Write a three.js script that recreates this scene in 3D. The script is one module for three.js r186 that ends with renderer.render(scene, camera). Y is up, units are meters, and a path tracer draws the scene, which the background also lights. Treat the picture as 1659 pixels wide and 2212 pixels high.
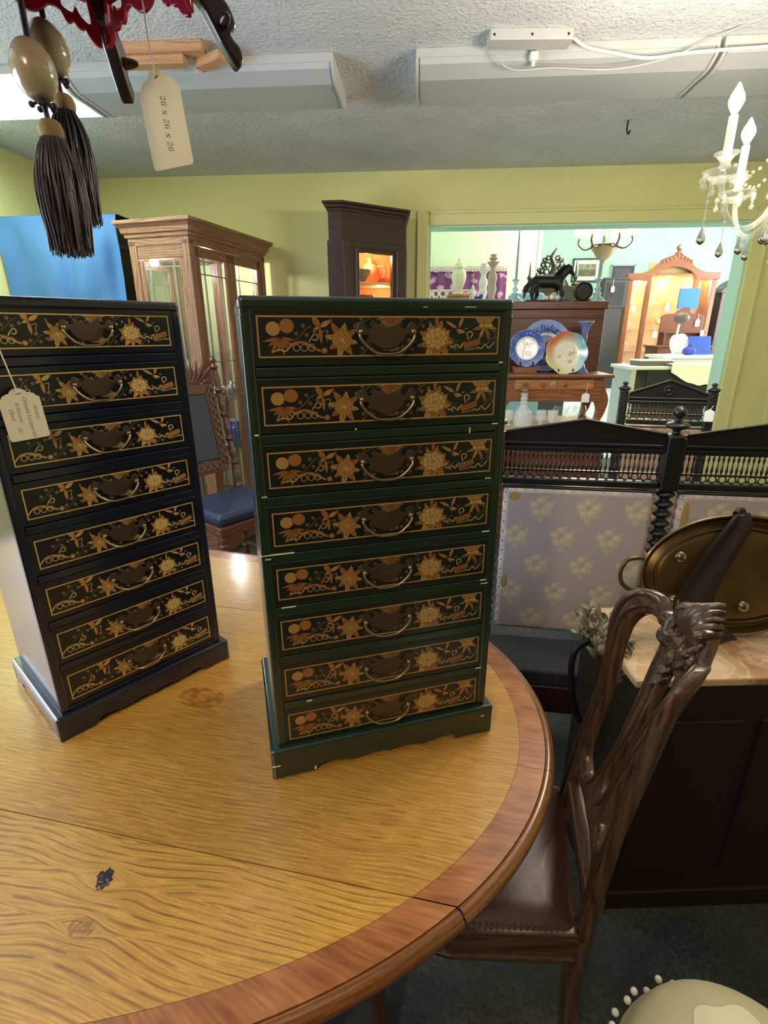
import * as THREE from 'three';
import { RoundedBoxGeometry } from 'three/addons/geometries/RoundedBoxGeometry.js';
import { mergeGeometries, mergeVertices, toCreasedNormals } from 'three/addons/utils/BufferGeometryUtils.js';
import { RectAreaLightUniformsLib } from 'three/addons/lights/RectAreaLightUniformsLib.js';
import { MarchingCubes } from 'three/addons/objects/MarchingCubes.js';

// ---------- camera, light, exposure ----------
const D2R = Math.PI / 180;
const scene = new THREE.Scene();
const camera = new THREE.PerspectiveCamera(90.05, 1659 / 2212, 0.05, 60);
camera.rotation.order = 'YXZ';
camera.position.set(0, 1.4, 0);
camera.rotation.set(-19.22 * D2R, 4 * D2R, -0.25 * D2R);
scene.add(camera);
const renderer = new THREE.WebGLRenderer({ antialias: true });
renderer.toneMapping = THREE.LinearToneMapping;
renderer.toneMappingExposure = 1.54;
renderer.shadowMap.enabled = true;
RectAreaLightUniformsLib.init();
scene.background = new THREE.Color(0.62, 0.76, 1.0);           // daylight outside the shop windows

function areaLight(color, nits, w, h, pos, target) {
  const l = new THREE.RectAreaLight(color, nits, w, h);
  l.position.set(...pos); l.lookAt(...target); scene.add(l); return l;
}
function pointLight(color, cd, pos, radius = 1) {
  const l = new THREE.PointLight(color, cd, 0, 2);
  l.position.set(...pos); l.castShadow = true; l.shadow.radius = radius; scene.add(l); return l;
}
// daylight entering through the shop window in the left wall and the far room's side window
areaLight(0xd0e4ff, 6.5, 1.8, 1.0, [-2.43, 1.45, -0.65], [0, 1.2, -0.65]);
areaLight(0xf2f8ff, 10.5, 3.0, 1.9, [6.86, 2.0, -7.9], [3, 1.6, -7.9]);

// ---------- helpers ----------
let seedState = 12345;
const rnd = () => { seedState = (seedState * 1664525 + 1013904223) >>> 0; return seedState / 4294967296; };
const rr = (a, b) => a + (b - a) * rnd();
function clean(g) {
  g = g.index ? g.toNonIndexed() : g;
  for (const k of Object.keys(g.attributes)) if (!['position', 'normal', 'uv'].includes(k)) g.deleteAttribute(k);
  if (!g.attributes.normal) g.computeVertexNormals();
  if (!g.attributes.uv) g.setAttribute('uv', new THREE.BufferAttribute(new Float32Array(g.attributes.position.count * 2), 2));
  g.morphAttributes = {};
  return g;
}
const M4 = () => new THREE.Matrix4();
function xf(g, p = [0, 0, 0], r = [0, 0, 0], s = [1, 1, 1]) {
  g.applyMatrix4(M4().compose(new THREE.Vector3(...p), new THREE.Quaternion().setFromEuler(new THREE.Euler(...r)), new THREE.Vector3(...(Array.isArray(s) ? s : [s, s, s]))));
  return g;
}
const merge = (list) => Array.isArray(list) ? (list.length === 1 ? clean(list[0]) : mergeGeometries(list.map(clean))) : list;
// metre uv by the side a face looks to; long = axis the grain runs along
function muv(g, scale = 1, grain = 'x') {
  g = clean(g); const p = g.attributes.position, n = g.attributes.normal, uv = g.attributes.uv;
  for (let i = 0; i < p.count; i++) {
    const ax = Math.abs(n.getX(i)), ay = Math.abs(n.getY(i)), az = Math.abs(n.getZ(i));
    let a, b; const x = p.getX(i), y = p.getY(i), z = p.getZ(i);
    if (ax >= ay && ax >= az) { a = z; b = y; if (grain === 'y') [a, b] = [y, z]; }
    else if (ay >= az) { a = x; b = z; if (grain === 'z') [a, b] = [z, x]; }
    else { a = x; b = y; if (grain === 'y') [a, b] = [y, x]; }
    uv.setXY(i, a * scale, b * scale);
  }
  return g;
}
function smooth(g, crease = 0.7) { g = clean(g.clone()); g.deleteAttribute('normal'); const uv = g.attributes.uv; g.deleteAttribute('uv'); return clean(toCreasedNormals(mergeVertices(g, 1e-5), crease)); }
const taken = new Map();
function numbered(name) { const k = taken.get(name) || 0; taken.set(name, k + 1); return k ? `${name}_${String(k).padStart(3, '0')}` : name; }
function mesh(name, geo, mat, parent = scene) {
  const m = new THREE.Mesh(merge(geo), mat); m.castShadow = m.receiveShadow = true;
  m.name = parent === scene ? numbered(name) : name; parent.add(m); return m;
}
function sub(name, parent, pos = [0, 0, 0], ry = 0) { const g = new THREE.Group(); g.name = name; g.position.set(...pos); g.rotation.y = ry; parent.add(g); return g; }
function tag(o, label, category, group, kind) { o.userData.label = label; o.userData.category = category; if (group) o.userData.group = group; if (kind) o.userData.kind = kind; return o; }
function thing(name, label, category, pos = [0, 0, 0], ry = 0, group) {
  const o = new THREE.Group(); o.name = numbered(name); o.position.set(...pos); o.rotation.y = ry; scene.add(o); return tag(o, label, category, group);
}
function struct(name, geo, mat, label, parent = scene) { const m = mesh(name, geo, mat, parent); if (parent === scene) { m.userData.kind = 'structure'; if (label) m.userData.label = label; } return m; }
function copyOf(o, pos, ry, label) { const c = o.clone(); c.userData = { ...o.userData }; c.name = numbered(o.name.replace(/_\d{3}$/, '')); if (pos) c.position.set(...pos); if (ry !== undefined) c.rotation.y = ry; if (label) c.userData.label = label; scene.add(c); return c; }

const bx = (w, h, d, x = 0, y = 0, z = 0, r = 0) => xf(r ? new RoundedBoxGeometry(w, h, d, 2, r) : new THREE.BoxGeometry(w, h, d), [x, y, z]);
const cy = (r0, r1, h, x = 0, y = 0, z = 0, n = 20) => xf(new THREE.CylinderGeometry(r1, r0, h, n), [x, y, z]);   // bottom radius, top radius
const sp = (r, x = 0, y = 0, z = 0, s = [1, 1, 1], n = 16) => xf(new THREE.SphereGeometry(r, n, Math.max(6, n * 0.7 | 0)), [x, y, z], [0, 0, 0], s);
const V3 = (a) => new THREE.Vector3(...a);
const lathe = (pts, n = 24) => new THREE.LatheGeometry(pts.map(([r, y]) => new THREE.Vector2(Math.max(r, 0.0001), y)), n);
function slathe(pts, n = 24, m = 40) {            // smooth profile
  const c = new THREE.SplineCurve(pts.map(([r, y]) => new THREE.Vector2(r, y)));
  return new THREE.LatheGeometry(c.getPoints(m).map((p) => new THREE.Vector2(Math.max(p.x, 0.0001), p.y)), n);
}
const tube = (pts, r, seg = 24, rad = 8, closed = false) => new THREE.TubeGeometry(new THREE.CatmullRomCurve3(pts.map(V3), closed), seg, r, rad, closed);
function taperTube(pts, radii, seg = 24, rad = 8) {   // a tube whose radius runs through the list
  const c = new THREE.CatmullRomCurve3(pts.map(V3)); const g = new THREE.TubeGeometry(c, seg, 1, rad, false);
  const p = g.attributes.position, v = new THREE.Vector3();
  for (let i = 0; i <= seg; i++) {
    const t = i / seg, q = c.getPointAt(t), k = t * (radii.length - 1), k0 = Math.min(radii.length - 2, Math.floor(k)), r = radii[k0] + (radii[k0 + 1] - radii[k0]) * (k - k0);
    for (let j = 0; j <= rad; j++) { const id = i * (rad + 1) + j; v.fromBufferAttribute(p, id).sub(q).multiplyScalar(r).add(q); p.setXYZ(id, v.x, v.y, v.z); }
  }
  g.computeVertexNormals(); return g;
}
const poly = (pts) => { const s = new THREE.Shape(); pts.forEach(([x, y], i) => i ? s.lineTo(x, y) : s.moveTo(x, y)); s.closePath(); return s; };
const spoly = (pts, n = 60) => new THREE.Shape(new THREE.SplineCurve([...pts, pts[0]].map(([x, y]) => new THREE.Vector2(x, y))).getPoints(n));
const hole = (pts) => { const s = new THREE.Path(); pts.forEach(([x, y], i) => i ? s.lineTo(x, y) : s.moveTo(x, y)); s.closePath(); return s; };
const shole = (pts, n = 40) => new THREE.Path(new THREE.SplineCurve([...pts, pts[0]].map(([x, y]) => new THREE.Vector2(x, y))).getPoints(n));
function ext(shape, depth, bevel = 0, seg = 2, curve = 12) {     // centred on z
  const g = new THREE.ExtrudeGeometry(shape, { depth: Math.max(depth - 2 * bevel, 1e-4), bevelEnabled: bevel > 0, bevelSize: bevel, bevelThickness: bevel, bevelOffset: -bevel, bevelSegments: seg, curveSegments: curve });
  g.translate(0, 0, -Math.max(depth - 2 * bevel, 1e-4) / 2); return g;
}
function bar(a, b, r, n = 8) {        // straight rod between two points
  const A = V3(a), B = V3(b), d = B.clone().sub(A), g = new THREE.CylinderGeometry(r, r, d.length(), n);
  g.applyQuaternion(new THREE.Quaternion().setFromUnitVectors(new THREE.Vector3(0, 1, 0), d.clone().normalize())); g.translate(...A.add(B).multiplyScalar(0.5).toArray()); return g;
}
// smooth body from tapered capsules: list of [a, b, ra, rb]
function blob(caps, min, max, res = 48, k = 0.02) {
  const size = Math.max(max[0] - min[0], max[1] - min[1], max[2] - min[2]), c = min.map((m, i) => (m + max[i]) / 2), half = size / 2;
  const mc = new MarchingCubes(res, new THREE.MeshBasicMaterial(), false, false, 200000); mc.isolation = 0;
  for (let z = 0; z < res; z++) for (let y = 0; y < res; y++) for (let x = 0; x < res; x++) {
    const P = [x, y, z].map((q, i) => c[i] + (q - res / 2) / (res / 2) * half);
    let d = 1e9;
    for (const [a, b, ra, rb] of caps) {
      const ba = [b[0] - a[0], b[1] - a[1], b[2] - a[2]], pa = [P[0] - a[0], P[1] - a[1], P[2] - a[2]];
      const L = ba[0] ** 2 + ba[1] ** 2 + ba[2] ** 2; const t = L ? Math.min(1, Math.max(0, (pa[0] * ba[0] + pa[1] * ba[1] + pa[2] * ba[2]) / L)) : 0;
      const e = Math.hypot(pa[0] - ba[0] * t, pa[1] - ba[1] * t, pa[2] - ba[2] * t) - (ra + (rb - ra) * t);
      const h = Math.max(k - Math.abs(d - e), 0) / k; d = Math.min(d, e) - h * h * k / 4;
    }
    mc.field[x + y * res + z * res * res] = -d;
  }
  mc.update();
  const n = mc.count, g = new THREE.BufferGeometry();
  const pos = new Float32Array(n * 3), nor = new Float32Array(n * 3);
  for (let i = 0; i < n; i++) for (let j = 0; j < 3; j++) { pos[i * 3 + j] = mc.positionArray[i * 3 + j] * half + c[j]; nor[i * 3 + j] = mc.normalArray[i * 3 + j]; }
  g.setAttribute('position', new THREE.BufferAttribute(pos, 3)); g.setAttribute('normal', new THREE.BufferAttribute(nor, 3));
  return clean(g);
}

// ---------- procedural textures ----------
const hash = (x, y, s) => { let h = (x * 374761393 + y * 668265263 + s * 1274126177) | 0; h = Math.imul(h ^ (h >>> 13), 1274126177); return ((h ^ (h >>> 16)) >>> 0) / 4294967296; };
function vn(x, y, s = 0, px = 0, py = 0) {            // value noise, optional period
  const xi = Math.floor(x), yi = Math.floor(y), fx = x - xi, fy = y - yi, u = fx * fx * (3 - 2 * fx), v = fy * fy * (3 - 2 * fy);
  const w = (a, p) => p ? ((a % p) + p) % p : a;
  const a = hash(w(xi, px), w(yi, py), s), b = hash(w(xi + 1, px), w(yi, py), s), c = hash(w(xi, px), w(yi + 1, py), s), d = hash(w(xi + 1, px), w(yi + 1, py), s);
  return a + (b - a) * u + (c - a) * v + (a - b - c + d) * u * v;
}
function fbm(x, y, s = 0, oct = 4, px = 0, py = 0) { let r = 0, a = 0.5, f = 1; for (let i = 0; i < oct; i++) { r += a * vn(x * f, y * f, s + i, px * f, py * f); a *= 0.5; f *= 2; } return r; }
function dataTex(w, h, fn, srgb = true, rep = true) {
  const d = new Uint8Array(w * h * 4);
  for (let y = 0; y < h; y++) for (let x = 0; x < w; x++) { const c = fn(x / w, y / h), i = (y * w + x) * 4; d[i] = Math.max(0, Math.min(255, c[0])); d[i + 1] = Math.max(0, Math.min(255, c[1])); d[i + 2] = Math.max(0, Math.min(255, c[2])); d[i + 3] = 255; }
  const t = new THREE.DataTexture(d, w, h); t.magFilter = THREE.LinearFilter; t.minFilter = THREE.LinearMipmapLinearFilter; t.generateMipmaps = true;
  if (srgb) t.colorSpace = THREE.SRGBColorSpace; if (rep) t.wrapS = t.wrapT = THREE.RepeatWrapping; t.needsUpdate = true; return t;
}
const mix = (a, b, t) => [a[0] + (b[0] - a[0]) * t, a[1] + (b[1] - a[1]) * t, a[2] + (b[2] - a[2]) * t];
// grain along u; tile = 1 uv unit (set repeat for metres)
function woodTex(light, dark, seed, { w = 512, h = 256, rings = 14, warp = 1.1, metres = [0.8, 0.3], contrast = 1 } = {}) {
  const t = dataTex(w, h, (u, v) => {
    const wob = fbm(u * 2, v * 3, seed, 3, 2, 3) * warp;
    const ring = 0.5 + 0.5 * Math.sin((v * rings + wob * 4) * Math.PI * 2);
    const fine = vn(u * 10, v * 120, seed + 9, 10, 120), pore = vn(u * 40, v * 256, seed + 5, 40, 256);
    let k = 0.35 * Math.pow(ring, 2) + 0.4 * fine + (pore > 0.75 ? 0.35 : 0) + 0.3 * fbm(u * 3, v * 2, seed + 3, 3, 3, 2) - 0.15;
    return mix(light, dark, Math.max(0, Math.min(1, k * contrast)));
  });
  t.repeat.set(1 / metres[0], 1 / metres[1]); return t;
}
function canvasTex(w, h, draw) { const c = document.createElement('canvas'); c.width = w; c.height = h; const x = c.getContext('2d'); draw(x, w, h); const t = new THREE.CanvasTexture(c); t.colorSpace = THREE.SRGBColorSpace; t.magFilter = THREE.LinearFilter; return t; }
const std = (color, roughness = 0.6, extra = {}) => new THREE.MeshPhysicalMaterial({ color, roughness, metalness: 0, ...extra });

// ---------- materials ----------
const specks = dataTex(512, 512, (u, v) => { const a = vn(u * 128, v * 128, 3, 128, 128), b = vn(u * 64, v * 64, 8, 64, 64); const k = Math.pow(a, 2) * 0.6 + b * 0.4; return [k * 255, k * 255, k * 255]; }, false);
specks.repeat.set(1.25, 1.25);
const ceilMap = dataTex(512, 512, (u, v) => { const k = 0.93 + 0.1 * fbm(u * 6, v * 6, 4, 4, 6, 6) - (vn(u * 120, v * 120, 6, 120, 120) > 0.86 ? 0.10 : 0); return [226 * k, 230 * k, 233 * k]; });
ceilMap.repeat.set(0.9, 0.9);
const M = {};
M.ceiling = new THREE.MeshPhysicalMaterial({ map: ceilMap, roughness: 0.95, bumpMap: specks, bumpScale: 0.0045 });
const wallMap = (r, g, b, s) => { const t = dataTex(256, 256, (u, v) => { const k = 0.965 + 0.05 * fbm(u * 5, v * 5, s, 4, 5, 5) + 0.012 * vn(u * 128, v * 128, s, 128, 128); return [r * k, g * k, b * k]; }); t.repeat.set(0.6, 0.6); return t; };
M.yellow = new THREE.MeshPhysicalMaterial({ map: wallMap(233, 231, 160, 1), roughness: 0.72 });
M.yellowTrim = new THREE.MeshPhysicalMaterial({ map: wallMap(234, 231, 162, 2), roughness: 0.45 });
M.mint = new THREE.MeshPhysicalMaterial({ map: wallMap(200, 238, 216, 7), roughness: 0.8 });
M.mintPale = new THREE.MeshPhysicalMaterial({ map: wallMap(214, 236, 214, 9), roughness: 0.8 });
const carpet = dataTex(256, 256, (u, v) => { const k = 0.7 + 0.6 * vn(u * 128, v * 128, 2, 128, 128) * fbm(u * 4, v * 4, 5, 3, 4, 4) * 1.6; return [70 * k, 74 * k, 76 * k]; }); carpet.repeat.set(1.5, 1.5);
M.carpet = new THREE.MeshPhysicalMaterial({ map: carpet, roughness: 1 });
const paleFloor = dataTex(256, 256, (u, v) => { const k = 0.93 + 0.1 * fbm(u * 7, v * 7, 3, 3, 7, 7); return [205 * k, 218 * k, 222 * k]; }); paleFloor.repeat.set(0.8, 0.8);
M.paleFloor = new THREE.MeshPhysicalMaterial({ map: paleFloor, roughness: 0.4 });
const rugTex = dataTex(256, 256, (u, v) => { const a = fbm(u * 9, v * 9, 21, 3, 9, 9), b = vn(u * 24, v * 24, 4, 24, 24); return a > 0.5 ? [120, 44, 46] : b > 0.6 ? [186, 160, 140] : [48, 34, 44]; }); rugTex.repeat.set(1.4, 1.4);
M.rug = new THREE.MeshPhysicalMaterial({ map: rugTex, roughness: 1 });
const W = (light, dark, seed, rough = 0.4, o = {}) => new THREE.MeshPhysicalMaterial({ map: woodTex(light, dark, seed, o), roughness: rough, clearcoat: o.coat ?? 0.25, clearcoatRoughness: 0.25 });
M.oak = W([176, 128, 98], [92, 58, 42], 11, 0.42);
M.walnut = W([114, 80, 55], [46, 28, 20], 23, 0.36, { coat: 0.45, contrast: 1.1 });
M.brown = W([118, 72, 50], [58, 32, 24], 31, 0.42);
M.darkBrown = W([70, 42, 34], [30, 17, 15], 37, 0.4, { coat: 0.3 });
M.side = W([158, 100, 64], [84, 46, 28], 41, 0.42);
M.satin = W([196, 138, 88], [120, 70, 40], 43, 0.4);
M.ebony = std(new THREE.Color(0.010, 0.011, 0.011), 0.32, { clearcoat: 0.5, clearcoatRoughness: 0.25 });
M.blackFrame = std(new THREE.Color(0.016, 0.015, 0.015), 0.3, { clearcoat: 0.4 });
M.greenLac = std(new THREE.Color(0.008, 0.027, 0.015), 0.3, { clearcoat: 0.7, clearcoatRoughness: 0.22 });
M.blueLac = std(new THREE.Color(0.008, 0.010, 0.024), 0.24, { clearcoat: 0.6, clearcoatRoughness: 0.13 });
M.chip = std(0xe6dfc4, 0.8);
M.brassDark = std(new THREE.Color(0.13, 0.095, 0.065), 0.45, { metalness: 0.85 });
M.brassBail = std(new THREE.Color(0.36, 0.29, 0.18), 0.34, { metalness: 0.95 });
const trayTex = dataTex(256, 256, (u, v) => { const k = 0.75 + 0.45 * fbm(u * 5, v * 5, 61, 4, 5, 5); return [112 * k, 88 * k, 54 * k]; }); trayTex.repeat.set(3, 3);
M.tray = new THREE.MeshPhysicalMaterial({ map: trayTex, roughness: 0.36, metalness: 0.7 });
M.white = std(0xe9ebe6, 0.5);
M.offWhite = std(0xc8cac6, 0.6);
M.paper = std(0xe2dcc4, 0.85);
M.whiteTag = std(0xf0f0ee, 0.8);
M.string = std(0xe8e2d2, 0.9);
M.black = std(0x0b0b0c, 0.5);
M.darkMetal = std(0x2a2826, 0.4, { metalness: 0.7 });
M.silver = std(0xc8ccd0, 0.2, { metalness: 1 });
M.glass = std(0xffffff, 0.02, { transmission: 1, thickness: 0, ior: 1.5, transparent: false });
M.crystal = std(0xffffff, 0.02, { transmission: 1, thickness: 0.02, ior: 1.55 });
M.frostGlass = std(0xf4f8fa, 0.25, { transmission: 0.55, thickness: 0 });
M.blueGlass = std(0x2038c8, 0.05, { transmission: 0.6, thickness: 0 });
M.mirror = std(0xd4e2ea, 0.03, { metalness: 1 });
M.lead = std(0x9aa4a4, 0.35, { metalness: 0.9 });
M.leather = new THREE.MeshPhysicalMaterial({ color: new THREE.Color(0.060, 0.022, 0.020), roughness: 0.38, clearcoat: 0.2, bumpMap: specks, bumpScale: 0.00015 });
M.blueLeather = std(new THREE.Color(0.02, 0.03, 0.075), 0.42);
M.denimCloth = std(new THREE.Color(0.06, 0.17, 0.38), 0.85, { sheen: 0.2 });
M.gold = std(new THREE.Color(0.72, 0.52, 0.2), 0.3, { metalness: 0.95 });
M.blueChina = std(0x4a66b4, 0.25);
M.cobalt = std(new THREE.Color(0.01, 0.02, 0.32), 0.15, { clearcoat: 1 });

// ---------- the room ----------
const XL = -2.45, XR = 3.2, ZF = 2.4, ZB = -3.99, CH = 2.43, FY = 0.45, FC = 3.7;
struct('floor', muv(bx(XR - XL + 0.4, 0.1, ZF - ZB + 0.2, (XL + XR) / 2, -0.05, (ZF + ZB) / 2)), M.carpet, 'dark grey carpet of the shop room');
struct('ceiling', muv(bx(XR - XL + 0.4, 0.12, ZF - ZB + 0.1, (XL + XR) / 2, CH + 0.06, (ZF + ZB) / 2 + 0.05)), M.ceiling, 'pale grey textured popcorn ceiling');
{
  const s = poly([[XL - 0.2, -0.1], [0.045, -0.1], [0.045, 2.1], [2.19, 2.1], [2.19, -0.1], [7.1, -0.1], [7.1, FC], [XL - 0.2, FC]]);
  struct('wall_back', muv(xf(ext(s, 0.16), [0, 0, ZB - 0.08])), M.yellow, 'yellow green back wall with a wide cased opening');
  const trims = [['trim_1', [-0.04, 0.0], [0.075, 2.19]], ['trim_2', [0.0475, 2.1], [2.14, 0.085]], ['trim_3', [2.19, 0], [0.095, 2.19]]];
  for (const [n, [x, y], [w, h]] of trims) struct(n, [muv(bx(w, h, 0.018, x + w / 2, y + h / 2, ZB + 0.009, 0.004)), muv(bx(w > h ? w : 0.018, w > h ? 0.018 : h, 0.03, n === 'trim_1' ? x + 0.009 : n === 'trim_3' ? x + w - 0.009 : x + w / 2, w > h ? y + h - 0.009 : y + h / 2, ZB + 0.015, 0.004))], M.yellowTrim, 'yellow painted casing board around the opening');
  struct('trim_4', muv(bx(0.30, 2.3, 0.02, 2.68, 1.15, ZB + 0.01, 0.003)), M.yellowTrim, 'flat yellow wall panel right of the opening');
}
{
  for (const [n, w, h, x, y] of [['trim_6', 0.012, 2.1, 2.184, 1.05], ['trim_7', 0.012, 2.1, 0.051, 1.05], ['trim_8', 2.12, 0.012, 1.1175, 2.094]]) struct(n, bx(w, h, 0.15, x, y, ZB - 0.083, 0.002), M.mint, 'lining of the opening, coloured mint for light from the room beyond');  // mint tint stands in for light spilling from the room beyond
}
{ // left wall with the tall shop window
  const s = poly([[-ZF - 0.1, -0.1], [-ZB + 0.16, -0.1], [-ZB + 0.16, CH + 0.1], [-ZF - 0.1, CH + 0.1]]);
  s.holes.push(hole([[-0.3, 0.9], [1.6, 0.9], [1.6, 2.0], [-0.3, 2.0]]));
  struct('wall_left', muv(xf(ext(s, 0.14), [XL - 0.07, 0, 0], [0, Math.PI / 2, 0])), M.yellow, 'yellow green left wall');
  const w = new THREE.Group(); w.name = 'window_1'; w.userData = { kind: 'structure', label: 'shop window in the left wall' }; scene.add(w); taken.set('window_1', 1);
  const fr = [];
  for (const z of [-1.58, -0.65, 0.28]) fr.push(bx(0.06, 1.1, 0.05, XL - 0.06, 1.45, z, 0.006));
  for (const y of [0.925, 1.975]) fr.push(bx(0.06, 0.05, 1.9, XL - 0.06, y, -0.65, 0.006));
  mesh('window_frame', fr, M.white, w);
  for (const z of [-1.115, -0.185]) mesh('pane', bx(0.006, 1.0, 0.88, XL - 0.06, 1.45, z), M.glass, w);
}
struct('wall_right', muv(bx(0.14, CH + 0.2, ZF - ZB + 0.1, XR + 0.07, CH / 2, (ZF + ZB) / 2 + 0.05)), M.yellow, 'yellow right wall outside the view');
struct('wall_front', muv(bx(XR - XL + 0.4, CH + 0.2, 0.14, (XL + XR) / 2, CH / 2, ZF + 0.07), 1, 'y'), M.brown, 'brown wood panelled wall behind the camera');
// the brighter room beyond, one step up
struct('floor', muv(bx(8.6, FY + 0.1, 7.4, 2.9, FY / 2 - 0.05, -7.85)), M.paleFloor, 'pale raised floor of the room beyond');
struct('ceiling', bx(8.6, 0.1, 7.4, 2.9, FC + 0.05, -7.85), M.white, 'white ceiling of the room beyond');
struct('wall_far', muv(bx(8.6, FC + 0.2, 0.14, 2.9, FC / 2, -11.3)), M.mint, 'mint green end wall of the room beyond');
struct('wall_partition', [muv(bx(2.7, FC, 0.12, 0.14, FC / 2, -7.5))], M.mintPale, 'pale mint partition behind the purple hanging');
struct('trim_5', bx(0.05, FC - FY, 0.14, 1.5, (FC + FY) / 2, -7.49, 0.005), M.white, 'white corner strip at the end of the pale partition');
struct('wall_beyond', muv(bx(0.14, FC + 0.2, 7.3, -1.27, FC / 2, -7.8)), M.mint, 'mint left wall of the room beyond');
{
  const s = poly([[4.1, -0.1], [11.4, -0.1], [11.4, FC + 0.1], [4.1, FC + 0.1]]); s.holes.push(hole([[6.4, 1.05], [9.4, 1.05], [9.4, 2.95], [6.4, 2.95]]));
  struct('wall_window', muv(xf(ext(s, 0.14), [6.97, 0, 0], [0, Math.PI / 2, 0])), M.mint, 'mint right wall of the room beyond with its window');
  const w = new THREE.Group(); w.name = 'window_2'; w.userData = { kind: 'structure', label: 'side window of the room beyond' }; scene.add(w);
  const fr = []; for (const z of [-6.43, -7.9, -9.37]) fr.push(bx(0.05, 1.9, 0.06, 6.95, 2, z)); for (const y of [1.08, 2.92]) fr.push(bx(0.05, 0.06, 3.0, 6.95, y, -7.9));
  mesh('window_frame', fr, M.white, w); for (const z of [-7.165, -8.635]) mesh('pane', bx(0.006, 1.8, 1.4, 6.95, 2, z), M.glass, w);
}

// ---------- ceiling lights ----------
const lensTexture = dataTex(64, 64, (u, v) => { const k = 0.94 + 0.06 * Math.sin(u * 50) * Math.sin(v * 50); return [206 * k, 212 * k, 210 * k]; });
M.lens = new THREE.MeshPhysicalMaterial({ map: lensTexture, roughness: 0.35, transmission: 0.25, thickness: 0 });
M.lensDusty = std(0xc0c6c6, 0.4);
M.lensLit = std(0xf2fff6, 0.4, { emissive: new THREE.Color(0.88, 1.0, 0.93), emissiveIntensity: 1.5 });
function strip(x0, x1, lit, label) {
  const t = thing('fluorescent_fixture', label, 'light fixture', [(x0 + x1) / 2, CH, -2.62], 0, 'ceiling strip lights'), L = x1 - x0;
  mesh('housing', [bx(L, 0.03, 0.38, 0, -0.015, 0, 0.004)], M.offWhite, t);
  const prof = [[-0.185, -0.03], [-0.182, -0.05], [-0.12, -0.078], [0.12, -0.078], [0.182, -0.05], [0.185, -0.03]];
  mesh('diffuser', xf(ext(poly(prof), L - 0.03, 0), [0, 0, 0], [0, Math.PI / 2, 0]), lit ? M.lensLit : M.lensDusty, t);
  for (const s of [-1, 1]) mesh('end_cap', xf(ext(spoly([[-0.187, -0.026], [-0.186, -0.05], [-0.12, -0.081], [0, -0.082], [0.12, -0.081], [0.186, -0.05], [0.187, -0.026]], 40), 0.012, 0.002), [s * (L / 2 - 0.006), 0, 0], [0, Math.PI / 2, 0]), M.offWhite, t);
  return t;
}
strip(-2.44, -1.47, true, 'lit fluorescent strip light at the left wall');
strip(-1.455, -0.36, false, 'unlit strip light under the wooden block, left of the gap');
strip(-0.04, 1.085, false, 'unlit strip light under the white switch box');
strip(1.1, 2.25, false, 'unlit strip light above the glass chandelier, rightmost');
areaLight(0xeafff2, 16.0, 0.9, 0.26, [-1.95, CH - 0.09, -2.62], [-1.95, 0, -2.62]);
{
  const t = thing('wooden_block', 'pale wooden board and block fixed above the left strip light', 'wood block', [-1.0, CH, -2.34]);
  mesh('board', muv(bx(0.34, 0.035, 0.06, 0, -0.0175, 0.01, 0.003)), M.paleWood = W([222, 176, 128], [170, 122, 80], 51, 0.6), t);
  mesh('lower_board', muv(bx(0.26, 0.03, 0.05, -0.04, -0.05, 0.0, 0.003)), M.paleWood, t);
  mesh('brace', muv(xf(bx(0.14, 0.03, 0.05, 0, 0, 0, 0.003), [0.18, -0.045, -0.02], [0, -0.5, 0])), M.paleWood, t);
}
{
  const t = thing('junction_box', 'long white cover box on the ceiling beside the strip light', 'cover box', [0.375, CH, -2.36], 0.06);
  mesh('cover', bx(0.3, 0.035, 0.075, 0, -0.0175, 0, 0.004), M.offWhite, t);
  for (const x of [-0.135, 0.0, 0.13]) mesh('screw', sp(0.004, x, -0.02, 0.038), M.darkMetal, t);
  const p = thing('plug_adapter', 'small white plug adapter hanging under the cover box', 'plug', [0.405, CH - 0.032, -2.425]);
  mesh('body', [bx(0.032, 0.03, 0.03, 0, -0.012, 0, 0.006), cy(0.006, 0.008, 0.02, 0, -0.034, 0)], M.white, p); mesh('prong', bar([0, -0.005, 0], [0, 0.034, 0.03], 0.004), M.darkMetal, p);
  const c = mesh('power_cable', [tube([[0.53, 2.411, -2.36], [0.59, 2.398, -2.40], [0.67, 2.386, -2.41], [0.82, 2.362, -2.41], [0.95, 2.372, -2.41], [1.08, 2.378, -2.41], [1.24, 2.383, -2.41], [1.6, 2.41, -2.40], [2.4, 2.42, -2.3]], 0.006, 60)], M.white); tag(c, 'white cable sagging along the ceiling from the cover box', 'cable');
  const w = mesh('thin_wire', [tube([[0.245, 2.40, -2.40], [0.31, 2.345, -2.405], [0.48, 2.341, -2.405], [0.70, 2.33, -2.405], [0.87, 2.353, -2.405], [1.02, 2.40, -2.40], [1.12, 2.426, -2.36], [1.3, 2.427, -2.2]], 0.0025, 50, 6)], M.offWhite); tag(w, 'thin pale wire crossing the white ceiling cable', 'wire');
  const h = thing('ceiling_hook', 'small dark hook in the ceiling before the opening', 'hook', [1.036, CH, -3.205]);
  mesh('plate', cy(0.018, 0.012, 0.006, 0, -0.003, 0), M.offWhite, h); mesh('hook', tube([[0, -0.003, 0], [0, -0.05, 0], [0.008, -0.066, 0], [0.016, -0.05, 0]], 0.004), M.darkMetal, h);
}
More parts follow.
